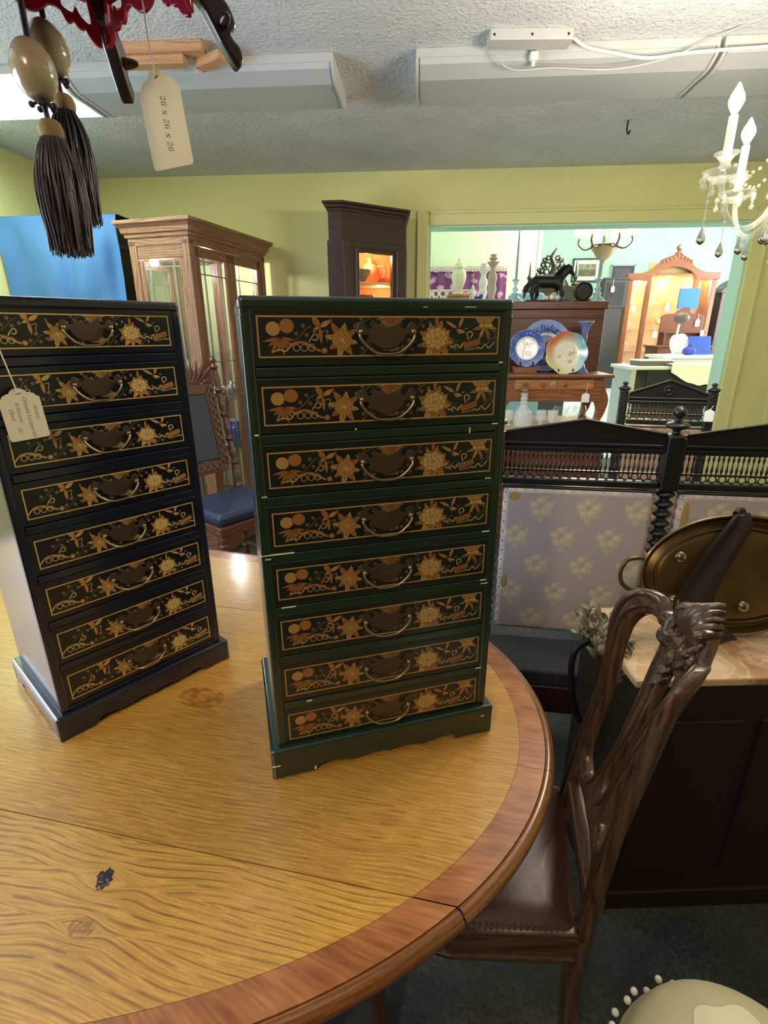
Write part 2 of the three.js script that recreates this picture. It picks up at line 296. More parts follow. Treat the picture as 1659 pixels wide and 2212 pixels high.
// ceiling fittings of the room beyond (above the view)
for (const [x, z] of [[2.2, -6.0], [3.6, -8.8]]) {
  const t = thing('ceiling_panel_light', x < 3 ? 'ceiling panel light just beyond the opening' : 'ceiling panel light over the desk in the room beyond', 'light fixture', [x, FC, z]);
  mesh('frame', [bx(1.3, 0.04, 0.7, 0, -0.02, 0, 0.004)], M.white, t); mesh('diffuser', bx(1.2, 0.012, 0.6, 0, -0.046, 0), M.lensLit, t);
  areaLight(0xfffaf2, 14, 1.2, 0.6, [x, FC - 0.06, z], [x, 0, z]);
}
// warm globe lamp over the front of the shop, behind the camera
{
  const t = thing('globe_ceiling_lamp', 'warm globe ceiling lamp behind the camera', 'lamp', [-0.5, CH, 0.9]);
  mesh('mount', cy(0.07, 0.09, 0.03, 0, -0.015, 0), M.gold, t);
  mesh('globe', sp(0.11, 0, -0.13, 0), std(0xfff2d8, 0.4, { emissive: new THREE.Color(1, 0.82, 0.55), emissiveIntensity: 2 }), t);
  pointLight(0xffe6c0, 2.2, [-0.5, CH - 0.13, 0.9], 4);
}

// ---------- oval drop-leaf table ----------
const TT = 0.76;
{
  const TA = 0.99, TB = 0.62, SEAM = 0.295;
  const t = thing('dining_table', 'large oval oak drop leaf table with crossbanded edge', 'table', [-0.751, 0, -0.833], -8 * D2R);
  // oak figure in metres; knots bend the grain
  const knots = [[0.423, 0.351, 0.034, 1.0], [0.430, 0.405, 0.03, 0.7], [0.36, 0.02, 0.03, 0.9], [0.80, 0.16, 0.03, 0.5]];
  function oak(u, v, seed, f, bold, wave) {
    let s = v;
    for (const [ku, kv, r, a] of knots) { const du = u - ku, dv = v - kv, d2 = (du * du * 0.35 + dv * dv) / (r * r); s += a * 0.02 * Math.exp(-d2 * 0.35) * (dv >= 0 ? 1 : -1) * (1 - Math.exp(-d2 * 3)); }
    const wob = (fbm(u * 2.2, v * 3.0, seed, 4) - 0.5) * wave + (fbm(u * 7, v * 10, seed + 3, 3) - 0.5) * 0.010;
    const q = (s + wob) * f;
    const line = Math.pow(0.5 + 0.5 * Math.sin(q * Math.PI * 2), 7), line2 = Math.pow(0.5 + 0.5 * Math.sin(q * Math.PI * 2 * 2.7 + 1), 5);
    const brk = vn(u * 38, q * 1.5, seed + 6);
    const fine = vn(u * 45 + v * 20, (s + wob) * 900, seed + 8), ray = vn(u * 260 + v * 120, v * 900, seed + 12);
    let k = bold * line * Math.min(1, Math.max(0.1, (brk - 0.25) * 3)) + 0.12 * line2 + 0.34 * fine + (ray > 0.8 ? -0.10 : 0) + 0.42 * (fbm(u * 3, v * 4, seed + 20, 3) - 0.42);
    return mix([214, 164, 76], [108, 68, 26], Math.max(0, Math.min(1, k)));
  }
  function boardTex(u0, u1, v0, v1, w, h, seed, f, bold, wave) {
    const tx = dataTex(w, h, (a, b) => {
      const u = u0 + a * (u1 - u0), v = v0 + b * (v1 - v0); let c = oak(u, v, seed, f, bold, wave);
      const e = Math.hypot((u - 0.423) * 1.1 + (v - 0.351) * 0.3, v - 0.351 - (u - 0.423) * 0.6) + (vn(u * 300, v * 300, 3) - 0.5) * 0.006; if (e < 0.0125) c = vn(u * 260, v * 900, 4) > 0.72 ? [150, 116, 86] : [34, 28, 30];
      const e2 = Math.hypot(u - 0.436, (v - 0.405) * 1.4); if (e2 < 0.016) c = mix(c, [110, 70, 36], 0.55 * vn(u * 400, v * 160, 8));
      const e3 = Math.hypot(u - 0.36, (v - 0.02) * 1.6); if (e3 < 0.045) c = mix(c, [120, 62, 22], 0.7 * vn(u * 90, v * 160, 9));
      return c;
    }, true, false);
    tx.wrapS = tx.wrapT = THREE.MirroredRepeatWrapping; tx.repeat.set(1 / (u1 - u0), 1 / (v1 - v0)); tx.offset.set(-u0 / (u1 - u0), -v0 / (v1 - v0)); return tx;
  }
  const top = (map) => new THREE.MeshPhysicalMaterial({ map, roughness: 0.33, clearcoat: 0.65, clearcoatRoughness: 0.17 });
  const mNear = top(boardTex(0.1, 1.0, 0.28, 0.64, 2048, 820, 101, 118, 0.46, 0.055)), mMid = top(boardTex(-0.35, 1.0, -0.30, 0.30, 2048, 910, 131, 150, 0.24, 0.04)), mFar = top(boardTex(-0.3, 0.9, -0.64, -0.28, 1024, 310, 171, 70, 0.3, 0.08));
  const bandTex = dataTex(512, 128, (u, v) => { const k = 0.5 * vn(u * 110, v * 2, 7, 110, 2) + 0.35 * vn(u * 20, v * 2, 9, 20, 2) + 0.35 * fbm(u * 8, v * 2, 5, 3, 8, 2); return mix([206, 142, 84], [128, 72, 36], Math.max(0, Math.min(1, k))); }); bandTex.repeat.set(2.4, 20);
  const mBand = top(bandTex), mEdge = new THREE.MeshPhysicalMaterial({ map: woodTex([150, 96, 46], [70, 40, 18], 77, { metres: [0.5, 0.1] }), roughness: 0.3, clearcoat: 0.6, clearcoatRoughness: 0.2 });
  const el = (da, th) => [(TA - da) * Math.cos(th), (TB - da) * Math.sin(th)];
  // angle at which the ellipse reaches v
  const thv = (v, da) => Math.asin(Math.max(-1, Math.min(1, v / (TB - da))));
  function arcs(lo, hi, da) {   // list of [th0, th1] arcs of the outline between v = lo and hi
    if (hi >= TB) { const a = thv(lo, da); return [[a, Math.PI - a]]; }
    if (lo <= -TB) { const a = thv(hi, da); return [[Math.PI - a, 2 * Math.PI + a]]; }
    return [[thv(lo, da), thv(hi, da)], [Math.PI - thv(hi, da), Math.PI - thv(lo, da)]];
  }
  const flat = (s, h, y) => { const g = ext(s, h, 0, 1); g.rotateX(Math.PI / 2); g.translate(0, y, 0); return g; };   // shape (u, v) -> x, z
  const planUV = (g) => { g = clean(g); const p = g.attributes.position; for (let i = 0; i < p.count; i++) g.attributes.uv.setXY(i, p.getX(i), p.getZ(i)); return g; };
  const names = [['near_leaf', SEAM + 0.0008, 9, mNear], ['centre_board', 0.0653, SEAM - 0.0008, mMid], ['centre_board', -SEAM + 0.0008, 0.0647, mMid], ['far_leaf', -9, -SEAM - 0.0008, mFar]];
  const BW = 0.052, MW = 0.012;
  for (const [n, lo, hi, m] of names) {
    const leaf = sub(n, t);
    const a = arcs(lo, hi, BW), pts = [];
    for (const [t0, t1] of a) for (let i = 0; i <= 60; i++) pts.push(el(BW, t0 + (t1 - t0) * i / 60));
    mesh('panel', planUV(flat(poly(pts), 0.018, TT - 0.009)), m, leaf);
    for (const [t0, t1] of arcs(lo, hi, MW)) {
      const N = 60, P = [], U = [], I = []; let s = 0, prev = null;
      // crossband ring (top and underside)
      const ai = a.find(([b0, b1]) => Math.abs((b0 + b1) / 2 - (t0 + t1) / 2) < 0.3);
      for (let i = 0; i <= N; i++) {
        const o = el(MW, t0 + (t1 - t0) * i / N), q = el(BW + 0.0004, ai[0] + (ai[1] - ai[0]) * i / N); if (prev) s += Math.hypot(o[0] - prev[0], o[1] - prev[1]); prev = o;
        P.push(q[0], TT, q[1], o[0], TT, o[1], o[0], TT - 0.018, o[1], q[0], TT - 0.018, q[1]); U.push(s, 0, s, 0.04, s, 0.05, s, 0);
        if (i) { const b = (i - 1) * 4, c = i * 4; for (const [e, f] of [[0, 1], [1, 2], [2, 3], [3, 0]]) I.push(b + e, c + e, b + f, b + f, c + e, c + f); }
      }
      const g = new THREE.BufferGeometry(); g.setAttribute('position', new THREE.Float32BufferAttribute(P, 3)); g.setAttribute('uv', new THREE.Float32BufferAttribute(U, 2)); g.setIndex(I);
      const gn = g.toNonIndexed(); gn.computeVertexNormals(); mesh('crossband', gn, mBand, leaf);
      // moulded edge: groove, bead, cove
      const prof = [[-0.0006, -0.004], [0.0008, -0.0035], [0.0016, -0.0004], [0.005, 0.0008], [0.010, -0.001], [0.0145, -0.006], [0.016, -0.013], [0.0145, -0.020], [0.010, -0.0245], [0.007, -0.026], [0.006, -0.032], [-0.002, -0.034]];
      const EP = [], EU = [], EI = [], K = prof.length; s = 0; prev = null;
      for (let i = 0; i <= 90; i++) {
        const th = t0 + (t1 - t0) * i / 90, o = el(MW, th), nx = Math.cos(th) / (TA - MW), nz = Math.sin(th) / (TB - MW), L = Math.hypot(nx, nz); if (prev) s += Math.hypot(o[0] - prev[0], o[1] - prev[1]); prev = o;
        prof.forEach(([d, y], j) => { EP.push(o[0] + nx / L * d, TT + y, o[1] + nz / L * d); EU.push(s, j * 0.006); });
        if (i) for (let j = 0; j < K - 1; j++) { const b = (i - 1) * K + j, c = i * K + j; EI.push(b, c, b + 1, b + 1, c, c + 1); }
      }
      const e = new THREE.BufferGeometry(); e.setAttribute('position', new THREE.Float32BufferAttribute(EP, 3)); e.setAttribute('uv', new THREE.Float32BufferAttribute(EU, 2)); e.setIndex(EI); e.computeVertexNormals();
      mesh('edge_moulding', e, mEdge, leaf);
    }
  }
  mesh('apron', [muv(bx(1.3, 0.09, 0.02, 0, TT - 0.07, 0.25)), muv(bx(1.3, 0.09, 0.02, 0, TT - 0.07, -0.25)), muv(bx(0.02, 0.09, 0.5, 0.64, TT - 0.07, 0)), muv(bx(0.02, 0.09, 0.5, -0.64, TT - 0.07, 0))], mEdge, t);
  for (const sx of [-1, 1]) for (const sz of [-1, 1]) mesh('leg', xf(slathe([[0.03, 0.72], [0.032, 0.6], [0.022, 0.56], [0.034, 0.5], [0.026, 0.3], [0.018, 0.16], [0.03, 0.12], [0.022, 0.02], [0.02, 0]], 16), [sx * 0.6, 0, sz * 0.22]), mEdge, t);
}

// ---------- lacquered chests ----------
function paintDrawer(bg, gold, tan, pale, layout, fw, fh, FW, FH) {
  // whole drawer front FW x FH metres, gold frame fw x fh metres inside
  const PW = 2048, PH = Math.round(2048 * FH / FW), k = PW / FW;
  return canvasTex(PW, PH, (c) => {
    c.fillStyle = bg; c.fillRect(0, 0, PW, PH);
    const x0 = (FW - fw) / 2 * k, y0 = (FH - fh) / 2 * k, w = fw * k, h = fh * k;
    c.fillStyle = layout.panel; c.fillRect(x0, y0, w, h);
    c.save(); c.beginPath(); c.rect(x0, y0, w, h); c.clip(); c.translate(x0, y0); const S = h / 225; c.scale(S, S); const WW = w / S;
    const line = 'rgba(30,16,6,0.85)';
    const petal = (x, y, a, l, b, col) => { c.save(); c.translate(x, y); c.rotate(a); c.beginPath(); c.moveTo(0, 0); c.quadraticCurveTo(l * 0.4, -b, l, 0); c.quadraticCurveTo(l * 0.4, b, 0, 0); c.fillStyle = col; c.fill(); c.strokeStyle = line; c.lineWidth = 1.6; c.stroke(); c.beginPath(); c.moveTo(l * 0.1, 0); c.lineTo(l * 0.85, 0); c.lineWidth = 0.9; c.stroke(); c.restore(); };
    const dot = (x, y, r, col) => { c.beginPath(); c.ellipse(x, y, r, r * 0.94, 0, 0, 7); c.fillStyle = col; c.fill(); c.strokeStyle = line; c.lineWidth = 1.6; c.stroke(); };
    const ribbon = (pts, col, lw) => { c.beginPath(); c.moveTo(...pts[0]); for (let i = 1; i < pts.length - 1; i++) c.quadraticCurveTo(pts[i][0], pts[i][1], (pts[i][0] + pts[i + 1][0]) / 2, (pts[i][1] + pts[i + 1][1]) / 2); c.lineTo(...pts[pts.length - 1]); c.strokeStyle = col; c.lineWidth = lw; c.lineCap = 'round'; c.stroke(); };
    const D = {
      peach(x, y) { for (let i = 0; i < 8; i++) petal(x + 30, y + 40, 0.15 + i * 0.4, 70 + 14 * (i % 2), 15, tan); dot(x + 2, y, 33, gold); dot(x + 64, y - 12, 34, tan); petal(x + 30, y - 30, -1.3, 20, 4, pale); },
      butterfly(x, y) { petal(x, y, -0.5, 62, 24, gold); petal(x, y, -2.2, 58, 30, tan); petal(x, y, 1.5, 76, 20, tan); petal(x, y, 2.8, 34, 16, gold); ribbon([[x + 14, y + 20], [x + 44, y + 8], [x + 26, y + 46], [x + 34, y + 66]], pale, 3); },
      mum(x, y, r, col, col2) { for (let i = 0; i < 8; i++) petal(x, y, 0.2 + i * 0.785, r * (1.5 + 0.18 * (i % 3)), r * 0.62, i % 2 ? col2 : col); for (let i = 0; i < 18; i++) petal(x, y, i * 0.349, r * 1.12, r * 0.2, col); for (let q = 0; q < 3; q++) { const n = 15 - q * 4, R = r * (1 - q * 0.3); for (let i = 0; i < n; i++) { const a = i / n * 6.283 + q; dot(x + Math.cos(a) * R * 0.72, y + Math.sin(a) * R * 0.66, r * 0.21, col); } } dot(x, y, r * 0.2, pale); petal(x - r * 0.9, y - r * 1.4, -1.9, 26, 9, col2); petal(x + r, y - r, -0.8, 40, 10, col2); },
      peony(x, y, r) { for (let i = 0; i < 9; i++) petal(x, y + 12, i * 0.698 + 0.1, r * (1.4 + 0.15 * (i % 2)), r * 0.62, i % 3 ? tan : gold); for (let i = 0; i < 14; i++) { const a = i * 0.449; dot(x + Math.cos(a) * r * 0.92, y + Math.sin(a) * r * 0.72, r * 0.22, i % 2 ? gold : tan); } petal(x, y - r * 0.8, -1.57, r * 1.0, r * 0.3, tan); for (let i = 0; i < 9; i++) { const a = i * 0.698; dot(x + Math.cos(a) * r * 0.62, y + Math.sin(a) * r * 0.5, r * 0.29, pale); } for (let i = 0; i < 5; i++) dot(x + Math.cos(i * 1.257) * r * 0.27, y + Math.sin(i * 1.257) * r * 0.25, r * 0.24, pale); dot(x, y, r * 0.14, gold); },
      sun(x, y, r) { for (let i = 0; i < 15; i++) petal(x, y, i / 14 * Math.PI, r * (0.85 + 0.15 * (i % 2)), 10, gold); for (let i = 0; i < 9; i++) petal(x, y, i / 8 * Math.PI, r * 0.55, 8, tan); },
      low(x, y) { for (let i = 0; i < 9; i++) petal(x, y + 16, Math.PI + i / 8 * Math.PI, 44, 10, tan); for (const [a, b] of [[-30, 4], [-8, -6], [18, -2], [34, 8], [4, 12]]) { for (let i = 0; i < 5; i++) petal(x + a, y + b, i * 1.257, 17, 7, pale); dot(x + a, y + b, 3, tan); } },
      bird(x, y) { petal(x, y, -1.15, 68, 18, gold); petal(x - 6, y, -2.65, 76, 17, gold); petal(x - 14, y + 6, 0.25, 56, 17, pale); petal(x - 8, y + 6, 0.8, 34, 12, gold); petal(x + 30, y + 4, -0.3, 26, 7, pale); },
      spray(x, y) { for (let i = 0; i < 7; i++) petal(x, y, 0.2 + i * 0.9, 74, 19, i % 2 ? tan : gold); for (let i = 0; i < 9; i++) dot(x - 30 + (i * 37) % 62, y - 26 + (i * 23) % 46, 13, i % 2 ? pale : gold); },
      scroll(x, y) { ribbon([[x - 108, y + 8], [x - 92, y + 20], [x - 72, y - 4], [x - 52, y + 26], [x - 34, y - 14], [x - 12, y + 4]], pale, 6); ribbon([[x + 40, y + 14], [x + 66, y + 30], [x + 84, y - 6], [x + 104, y + 28], [x + 136, y - 8]], pale, 6); ribbon([[x - 8, y - 20], [x - 24, y - 52], [x + 2, y - 62], [x + 16, y - 44], [x, y - 30]], pale, 6); c.save(); c.translate(x + 6, y); c.rotate(-0.28); c.fillStyle = tan; c.fillRect(-40, -15, 92, 32); c.strokeStyle = line; c.lineWidth = 2; c.strokeRect(-40, -15, 92, 32); for (let i = -30; i < 50; i += 10) { c.beginPath(); c.moveTo(i, -15); c.lineTo(i + 6, 17); c.stroke(); } c.restore(); for (let i = 0; i < 6; i++) dot(x - 20 + i * 13, y + 30 - i * 2, 5, pale); },
      lute(x, y) { ribbon([[x - 90, y + 24], [x - 62, y + 10], [x - 30, y + 26], [x - 4, y - 8], [x + 20, y - 18]], pale, 6); ribbon([[x + 4, y - 12], [x + 50, y - 26], [x + 100, y + 8], [x + 128, y + 20]], tan, 11); for (const d of [20, 56, 90]) { c.beginPath(); c.arc(x + d, y + 6, 15, 0, 7); c.strokeStyle = pale; c.lineWidth = 3.5; c.stroke(); } ribbon([[x + 80, y - 20], [x + 98, y - 54], [x + 124, y - 52], [x + 116, y - 24], [x + 96, y - 30]], pale, 5); dot(x + 150, y + 20, 15, tan); dot(x + 150, y + 20, 6, pale); },
      branch(x, y) { ribbon([[x - 40, y + 30], [x - 8, y + 8], [x + 10, y - 20], [x + 40, y - 34]], 'rgba(120,110,70,0.8)', 4); for (const [a, b] of [[0, -34], [-32, 0], [16, 6], [52, -8]]) for (let i = 0; i < 5; i++) petal(x + a, y + b, i * 1.257, 13, 6, i % 2 ? pale : gold); },
    };
    for (const [n, fx, fy, ...a] of layout.items) { c.save(); c.translate(fx * WW, fy * 225); c.scale(layout.zoom, layout.zoom); D[n](0, 0, ...a.map((q) => q === 'g' ? gold : q === 't' ? tan : q)); c.restore(); }
    for (let i = 0; i < 40; i++) { c.fillStyle = 'rgba(150,130,80,0.35)'; c.fillRect(hash(i, 3, 1) * WW, hash(i, 5, 2) * 225, 6, 2); }
    c.restore();
    c.strokeStyle = gold; c.lineWidth = 0.0019 * k; c.strokeRect(x0, y0, w, h); c.strokeStyle = pale; c.lineWidth = 0.0005 * k; c.strokeRect(x0 - 1, y0 - 1, w + 2, h + 2);
  });
}
const bailGeo = (half, drop) => tube([[-half, 0, 0.006], [-half - 0.0015, -0.005, 0.0085], [-half + 0.004, -0.014, 0.009], [-half * 0.45, -drop * 0.93, 0.008], [0, -drop, 0.0075], [half * 0.45, -drop * 0.93, 0.008], [half - 0.004, -0.014, 0.009], [half + 0.0015, -0.005, 0.0085], [half, 0, 0.006]], 0.0017, 44, 8);
const plateShape = (() => { const s = new THREE.Shape(), h = [[[0.021, 0.0165], [0.010, 0.0075]], [[0.0175, 0.0065], [0.0185, 0.011]], [[0.0255, 0.0045], [0.021, 0.0035]], [[0.031, 0.0125], [0.027, 0.0105]], [[0.0365, 0.0075], [0.0355, 0.0125]], [[0.0375, -0.001], [0.0395, 0.003]], [[0.031, -0.0045], [0.035, -0.0055]], [[0.0235, -0.003], [0.027, -0.0025]], [[0.0195, -0.0105], [0.0235, -0.0075]], [[0, -0.0185], [0.012, -0.0185]]];
  s.moveTo(0, 0.0068); for (const [p, c] of h) s.quadraticCurveTo(c[0], c[1], p[0], p[1]);
  for (let i = h.length - 1; i >= 0; i--) { const to = i ? h[i - 1][0] : [0, 0.0068]; s.quadraticCurveTo(-h[i][1][0], h[i][1][1], -to[0], to[1]); } return s; })();
function lacquerChest(name, label, o) {
  const { W: BWd, D, H, hb, corner, ang, mat, face, fw, drawerHalf, first, pitch } = o;
  const u = [Math.cos(ang), -Math.sin(ang)], w = [-Math.sin(ang), -Math.cos(ang)];
  const t = thing(name, label, 'chest', [corner[0] + u[0] * BWd / 2 + w[0] * D / 2, TT, corner[1] + u[1] * BWd / 2 + w[1] * D / 2], ang);
  const half = BWd / 2 - 0.012, bd = D - 0.022, zf = D / 2 - 0.010;
  // carcass: sides and back behind the front frame, rails between drawers
  mesh('side_panel', bx(0.014, H - hb, bd, -half + 0.007, (H + hb) / 2, zf - bd / 2, 0.004), mat, t);
  mesh('side_panel', bx(0.014, H - hb, bd, half - 0.007, (H + hb) / 2, zf - bd / 2, 0.004), mat, t);
  mesh('back_panel', bx(2 * half - 0.02, H - hb - 0.01, 0.01, 0, (H + hb) / 2, zf - bd + 0.006), mat, t);
  mesh('top', bx(2 * half + 0.002, 0.017, bd + 0.002, 0, H - 0.0085, zf - bd / 2, 0.006), mat, t);
  mesh('carcass_core', bx(2 * half - 0.022, H - hb - 0.02, bd - 0.03, 0, (H + hb) / 2 - 0.004, zf - bd / 2 - 0.006), mat, t);
  const dh = 0.0665;
  for (let i = 0; i < 7; i++) { const y0 = first - pitch * i - dh / 2, y1 = first - pitch * (i + 1) + dh / 2; mesh('rail', bx(2 * half - 0.027, y0 - y1 - 0.0015, 0.02, 0, (y0 + y1) / 2, zf - 0.0105, 0.0015), mat, t); }
  const yb = first - pitch * 7 - dh / 2; if (yb - hb > 0.004) mesh('rail', bx(2 * half - 0.027, yb - hb - 0.001, 0.02, 0, (yb + hb) / 2, zf - 0.0105), mat, t);
  for (const s of [-1, 1]) mesh('stile', bx(half - drawerHalf - 0.0016, H - hb - 0.018, 0.012, s * (half + drawerHalf + 0.0016) / 2, (H + hb) / 2 - 0.009, zf - 0.0055, 0.0035), mat, t);
  const front = bx(drawerHalf * 2, dh, 0.014, 0, 0, 0, 0.0022), faceGeo = new THREE.PlaneGeometry(drawerHalf * 2 - 0.005, dh - 0.005);
  const plate = xf(ext(plateShape, 0.0022, 0.0007, 2), [0, 0, 0], [0, 0, 0], o.hs || 1), bail = xf(bailGeo(0.033, 0.0265), [0, 0, 0], [0, 0, 0], o.hs || 1);
  for (let i = 0; i < 8; i++) {
    const g = sub('drawer', t, [0, first - pitch * i, zf - 0.0085]);
    mesh('drawer_front', front, mat, g);
    mesh('painted_panel', xf(faceGeo.clone(), [0, 0, 0.0072]), face, g);
    mesh('handle_plate', xf(plate.clone(), [0.001, 0.004, 0.0084]), M.brassDark, g);
    for (const s of [-1, 1]) mesh('handle_post', [sp(0.0034, s * 0.033 * (o.hs || 1), 0.005, 0.0145), xf(cy(0.0028, 0.0022, 0.008, 0, 0, 0, 10), [s * 0.033 * (o.hs || 1), 0.005, 0.0105], [Math.PI / 2, 0, 0])], M.brassBail, g);
    mesh('handle_bail', xf(bail.clone(), [0, 0.005, 0.0065], [-0.08, 0, 0]), M.brassBail, g);
  }
  // plinth with scalloped lower edge
  const scal = (L) => { const s = new THREE.Shape(), a = L / 2; s.moveTo(-a, 0); s.lineTo(-a, hb - 0.004); s.lineTo(a, hb - 0.004); s.lineTo(a, 0); s.lineTo(a * 0.64, 0); s.quadraticCurveTo(a * 0.62, 0.010, a * 0.55, 0.0125); s.quadraticCurveTo(a * 0.48, 0.0125, a * 0.42, 0.009); s.quadraticCurveTo(a * 0.3, 0.004, a * 0.2, 0.009); s.quadraticCurveTo(a * 0.12, 0.013, 0, 0.006); s.quadraticCurveTo(-a * 0.12, 0.013, -a * 0.2, 0.009); s.quadraticCurveTo(-a * 0.3, 0.004, -a * 0.42, 0.009); s.quadraticCurveTo(-a * 0.48, 0.0125, -a * 0.55, 0.0125); s.quadraticCurveTo(-a * 0.62, 0.010, -a * 0.64, 0); s.closePath(); return s; };
  const base = sub('plinth', t);
  mesh('plinth_front', xf(ext(scal(BWd), 0.02, 0.005, 3), [0, 0, D / 2 - 0.01]), mat, base);
  mesh('plinth_back', xf(ext(scal(BWd), 0.02, 0.005, 3), [0, 0, -D / 2 + 0.01]), mat, base);
  for (const s of [-1, 1]) mesh('plinth_side', xf(ext(scal(D - 0.004), 0.02, 0.005, 3), [s * (BWd / 2 - 0.01), 0, 0], [0, Math.PI / 2, 0]), mat, base);
  mesh('plinth_top', bx(BWd - 0.0005, 0.016, D - 0.0005, 0, hb - 0.0078, 0, 0.0055), mat, base);
  return { t, half, zf };
}
{
  const items = [['peach', 0.055, 0.30], ['butterfly', 0.235, 0.26], ['lute', 0.125, 0.74], ['mum', 0.322, 0.58, 52, 'g', 't'], ['branch', 0.17, 0.42], ['branch', 0.40, 0.24], ['branch', 0.43, 0.80], ['branch', 0.60, 0.80], ['branch', 0.79, 0.80], ['branch', 0.98, 0.55], ['sun', 0.522, -0.02, 82], ['low', 0.52, 0.76], ['branch', 0.645, 0.2], ['peony', 0.718, 0.56, 66], ['bird', 0.815, 0.30], ['spray', 0.935, 0.24], ['scroll', 0.87, 0.72]];
  const faceG = new THREE.MeshPhysicalMaterial({ map: paintDrawer('#0e1a13', '#a67f44', '#915f2f', '#b3965a', { panel: '#0b1815', items, zoom: 1.28 }, 0.304, 0.0445, 0.321, 0.0615), roughness: 0.36, clearcoat: 0.5, clearcoatRoughness: 0.25 });
  const g = lacquerChest('lacquered_chest', 'dark green lacquered eight drawer chest with gilt flowers, nearest on the table', { W: 0.366, D: 0.25, H: 0.681, hb: 0.053, corner: [-0.211, -0.585], ang: 0.350, mat: M.greenLac, face: faceG, fw: 0.304, drawerHalf: 0.163, first: 0.637, pitch: 0.0791 });
  // worn spots where the lacquer has chipped to the pale ground
  for (const [x, y, z, a, b] of [[-0.165, 0.601, 0.1135, 0.004, 0.005], [0.158, 0.6035, 0.1145, 0.005, 0.002], [-0.163, 0.5245, 0.1145, 0.005, 0.002], [0.155, 0.523, 0.1145, 0.009, 0.0016], [0.118, 0.516, 0.1145, 0.0015, 0.008], [-0.15, 0.366, 0.1145, 0.045, 0.0014], [-0.162, 0.3605, 0.1145, 0.008, 0.0014], [0.152, 0.365, 0.1145, 0.012, 0.0014], [-0.14, 0.286, 0.1145, 0.02, 0.001], [0.153, 0.2855, 0.1145, 0.01, 0.0014], [0.155, 0.2795, 0.1145, 0.012, 0.001], [-0.12, 0.1255, 0.1145, 0.008, 0.002], [0.05, 0.6705, 0.115, 0.006, 0.0012], [0.11, 0.671, 0.115, 0.016, 0.0012], [-0.04, 0.5255, 0.1145, 0.0025, 0.002], [0.15, 0.446, 0.1145, 0.009, 0.0012], [-0.16, 0.446, 0.1145, 0.007, 0.0014], [0.155, 0.1265, 0.1145, 0.01, 0.0012], [-0.176, 0.026, 0.1245, 0.012, 0.0022], [-0.118, 0.008, 0.1245, 0.003, 0.007], [0.163, 0.037, 0.1245, 0.006, 0.002]])
    mesh('paint_chip', bx(a, b, 0.0022, x, y, z, Math.min(a, b) * 0.35), M.chip, g.t);
  const itemsB = [['lute', 0.03, 0.74], ['butterfly', 0.215, 0.2], ['mum', 0.345, 0.60, 44, 'g', 't'], ['branch', 0.12, 0.32], ['branch', 0.24, 0.78], ['branch', 0.43, 0.26], ['branch', 0.455, 0.82], ['branch', 0.64, 0.82], ['branch', 0.84, 0.82], ['sun', 0.55, -0.03, 72], ['low', 0.56, 0.76], ['branch', 0.66, 0.24], ['peony', 0.755, 0.56, 52], ['bird', 0.86, 0.22], ['scroll', 0.925, 0.66]];
  const faceB = new THREE.MeshPhysicalMaterial({ map: paintDrawer('#0b0d18', '#c39c58', '#b0803f', '#d2bb7a', { panel: '#090a14', items: itemsB, zoom: 1.28 }, 0.253, 0.0445, 0.271, 0.0615), roughness: 0.32, clearcoat: 0.6, clearcoatRoughness: 0.2 });
  lacquerChest('lacquered_chest', 'blue black lacquered eight drawer chest with gilt flowers and a price tag', { W: 0.319, D: 0.26, H: 0.690, hb: 0.045, corner: [-0.582, -0.636], ang: 0.908, mat: M.blueLac, face: faceB, fw: 0.253, drawerHalf: 0.138, first: 0.6455, pitch: 0.0799, hs: 0.98 });
}

// ---------- price tags ----------
function tagShape(w, h) {
  const s = new THREE.Shape(), a = w / 2; s.moveTo(-a + 0.004, 0); s.quadraticCurveTo(-a, 0, -a, 0.005); s.lineTo(-a, h * 0.78); s.quadraticCurveTo(-a, h * 0.815, -a * 0.86, h * 0.82); s.quadraticCurveTo(-a * 0.78, h * 0.9, -a * 0.42, h * 0.915); s.quadraticCurveTo(-a * 0.3, h, 0, h); s.quadraticCurveTo(a * 0.3, h, a * 0.42, h * 0.915); s.quadraticCurveTo(a * 0.78, h * 0.9, a * 0.86, h * 0.82); s.quadraticCurveTo(a, h * 0.815, a, h * 0.78); s.lineTo(a, 0.005); s.quadraticCurveTo(a, 0, a - 0.004, 0);
  const c = new THREE.Path(); c.absarc(0, h * 0.905, w * 0.042, 0, 6.283, true); s.holes.push(c); return s;
}
function priceTag(label, pos, rot, w, h, draw, string) {
  const t = thing('price_tag', label, 'price tag', pos); t.rotation.set(...rot);
  const s = tagShape(w, h), card = ext(s, 0.0006);
  mesh('card', card, M.paper, t);
  const f = new THREE.ShapeGeometry(s, 12), p = f.attributes.position, uv = f.attributes.uv; for (let i = 0; i < p.count; i++) uv.setXY(i, p.getX(i) / w + 0.5, p.getY(i) / h); f.translate(0, 0, 0.0006);
  mesh('written_face', f, new THREE.MeshPhysicalMaterial({ roughness: 0.85, map: canvasTex(512, Math.round(512 * h / w), (c, W_, H_) => { c.fillStyle = '#e4dec6'; c.fillRect(0, 0, W_, H_); c.translate(W_ / 2, H_ / 2); c.rotate(Math.PI / 2); c.fillStyle = '#3a3834'; c.textBaseline = 'middle'; draw(c, H_, W_); }) }), t);
  if (string) mesh('string', [tube(string.slice(0, -1).concat([string[string.length - 1]]), 0.0009, 30, 6), xf(new THREE.TorusGeometry(0.0028, 0.0008, 6, 14), [0, h * 0.925, 0], [Math.PI / 2, 0.4, 0])], M.string, t);
  return t;
}
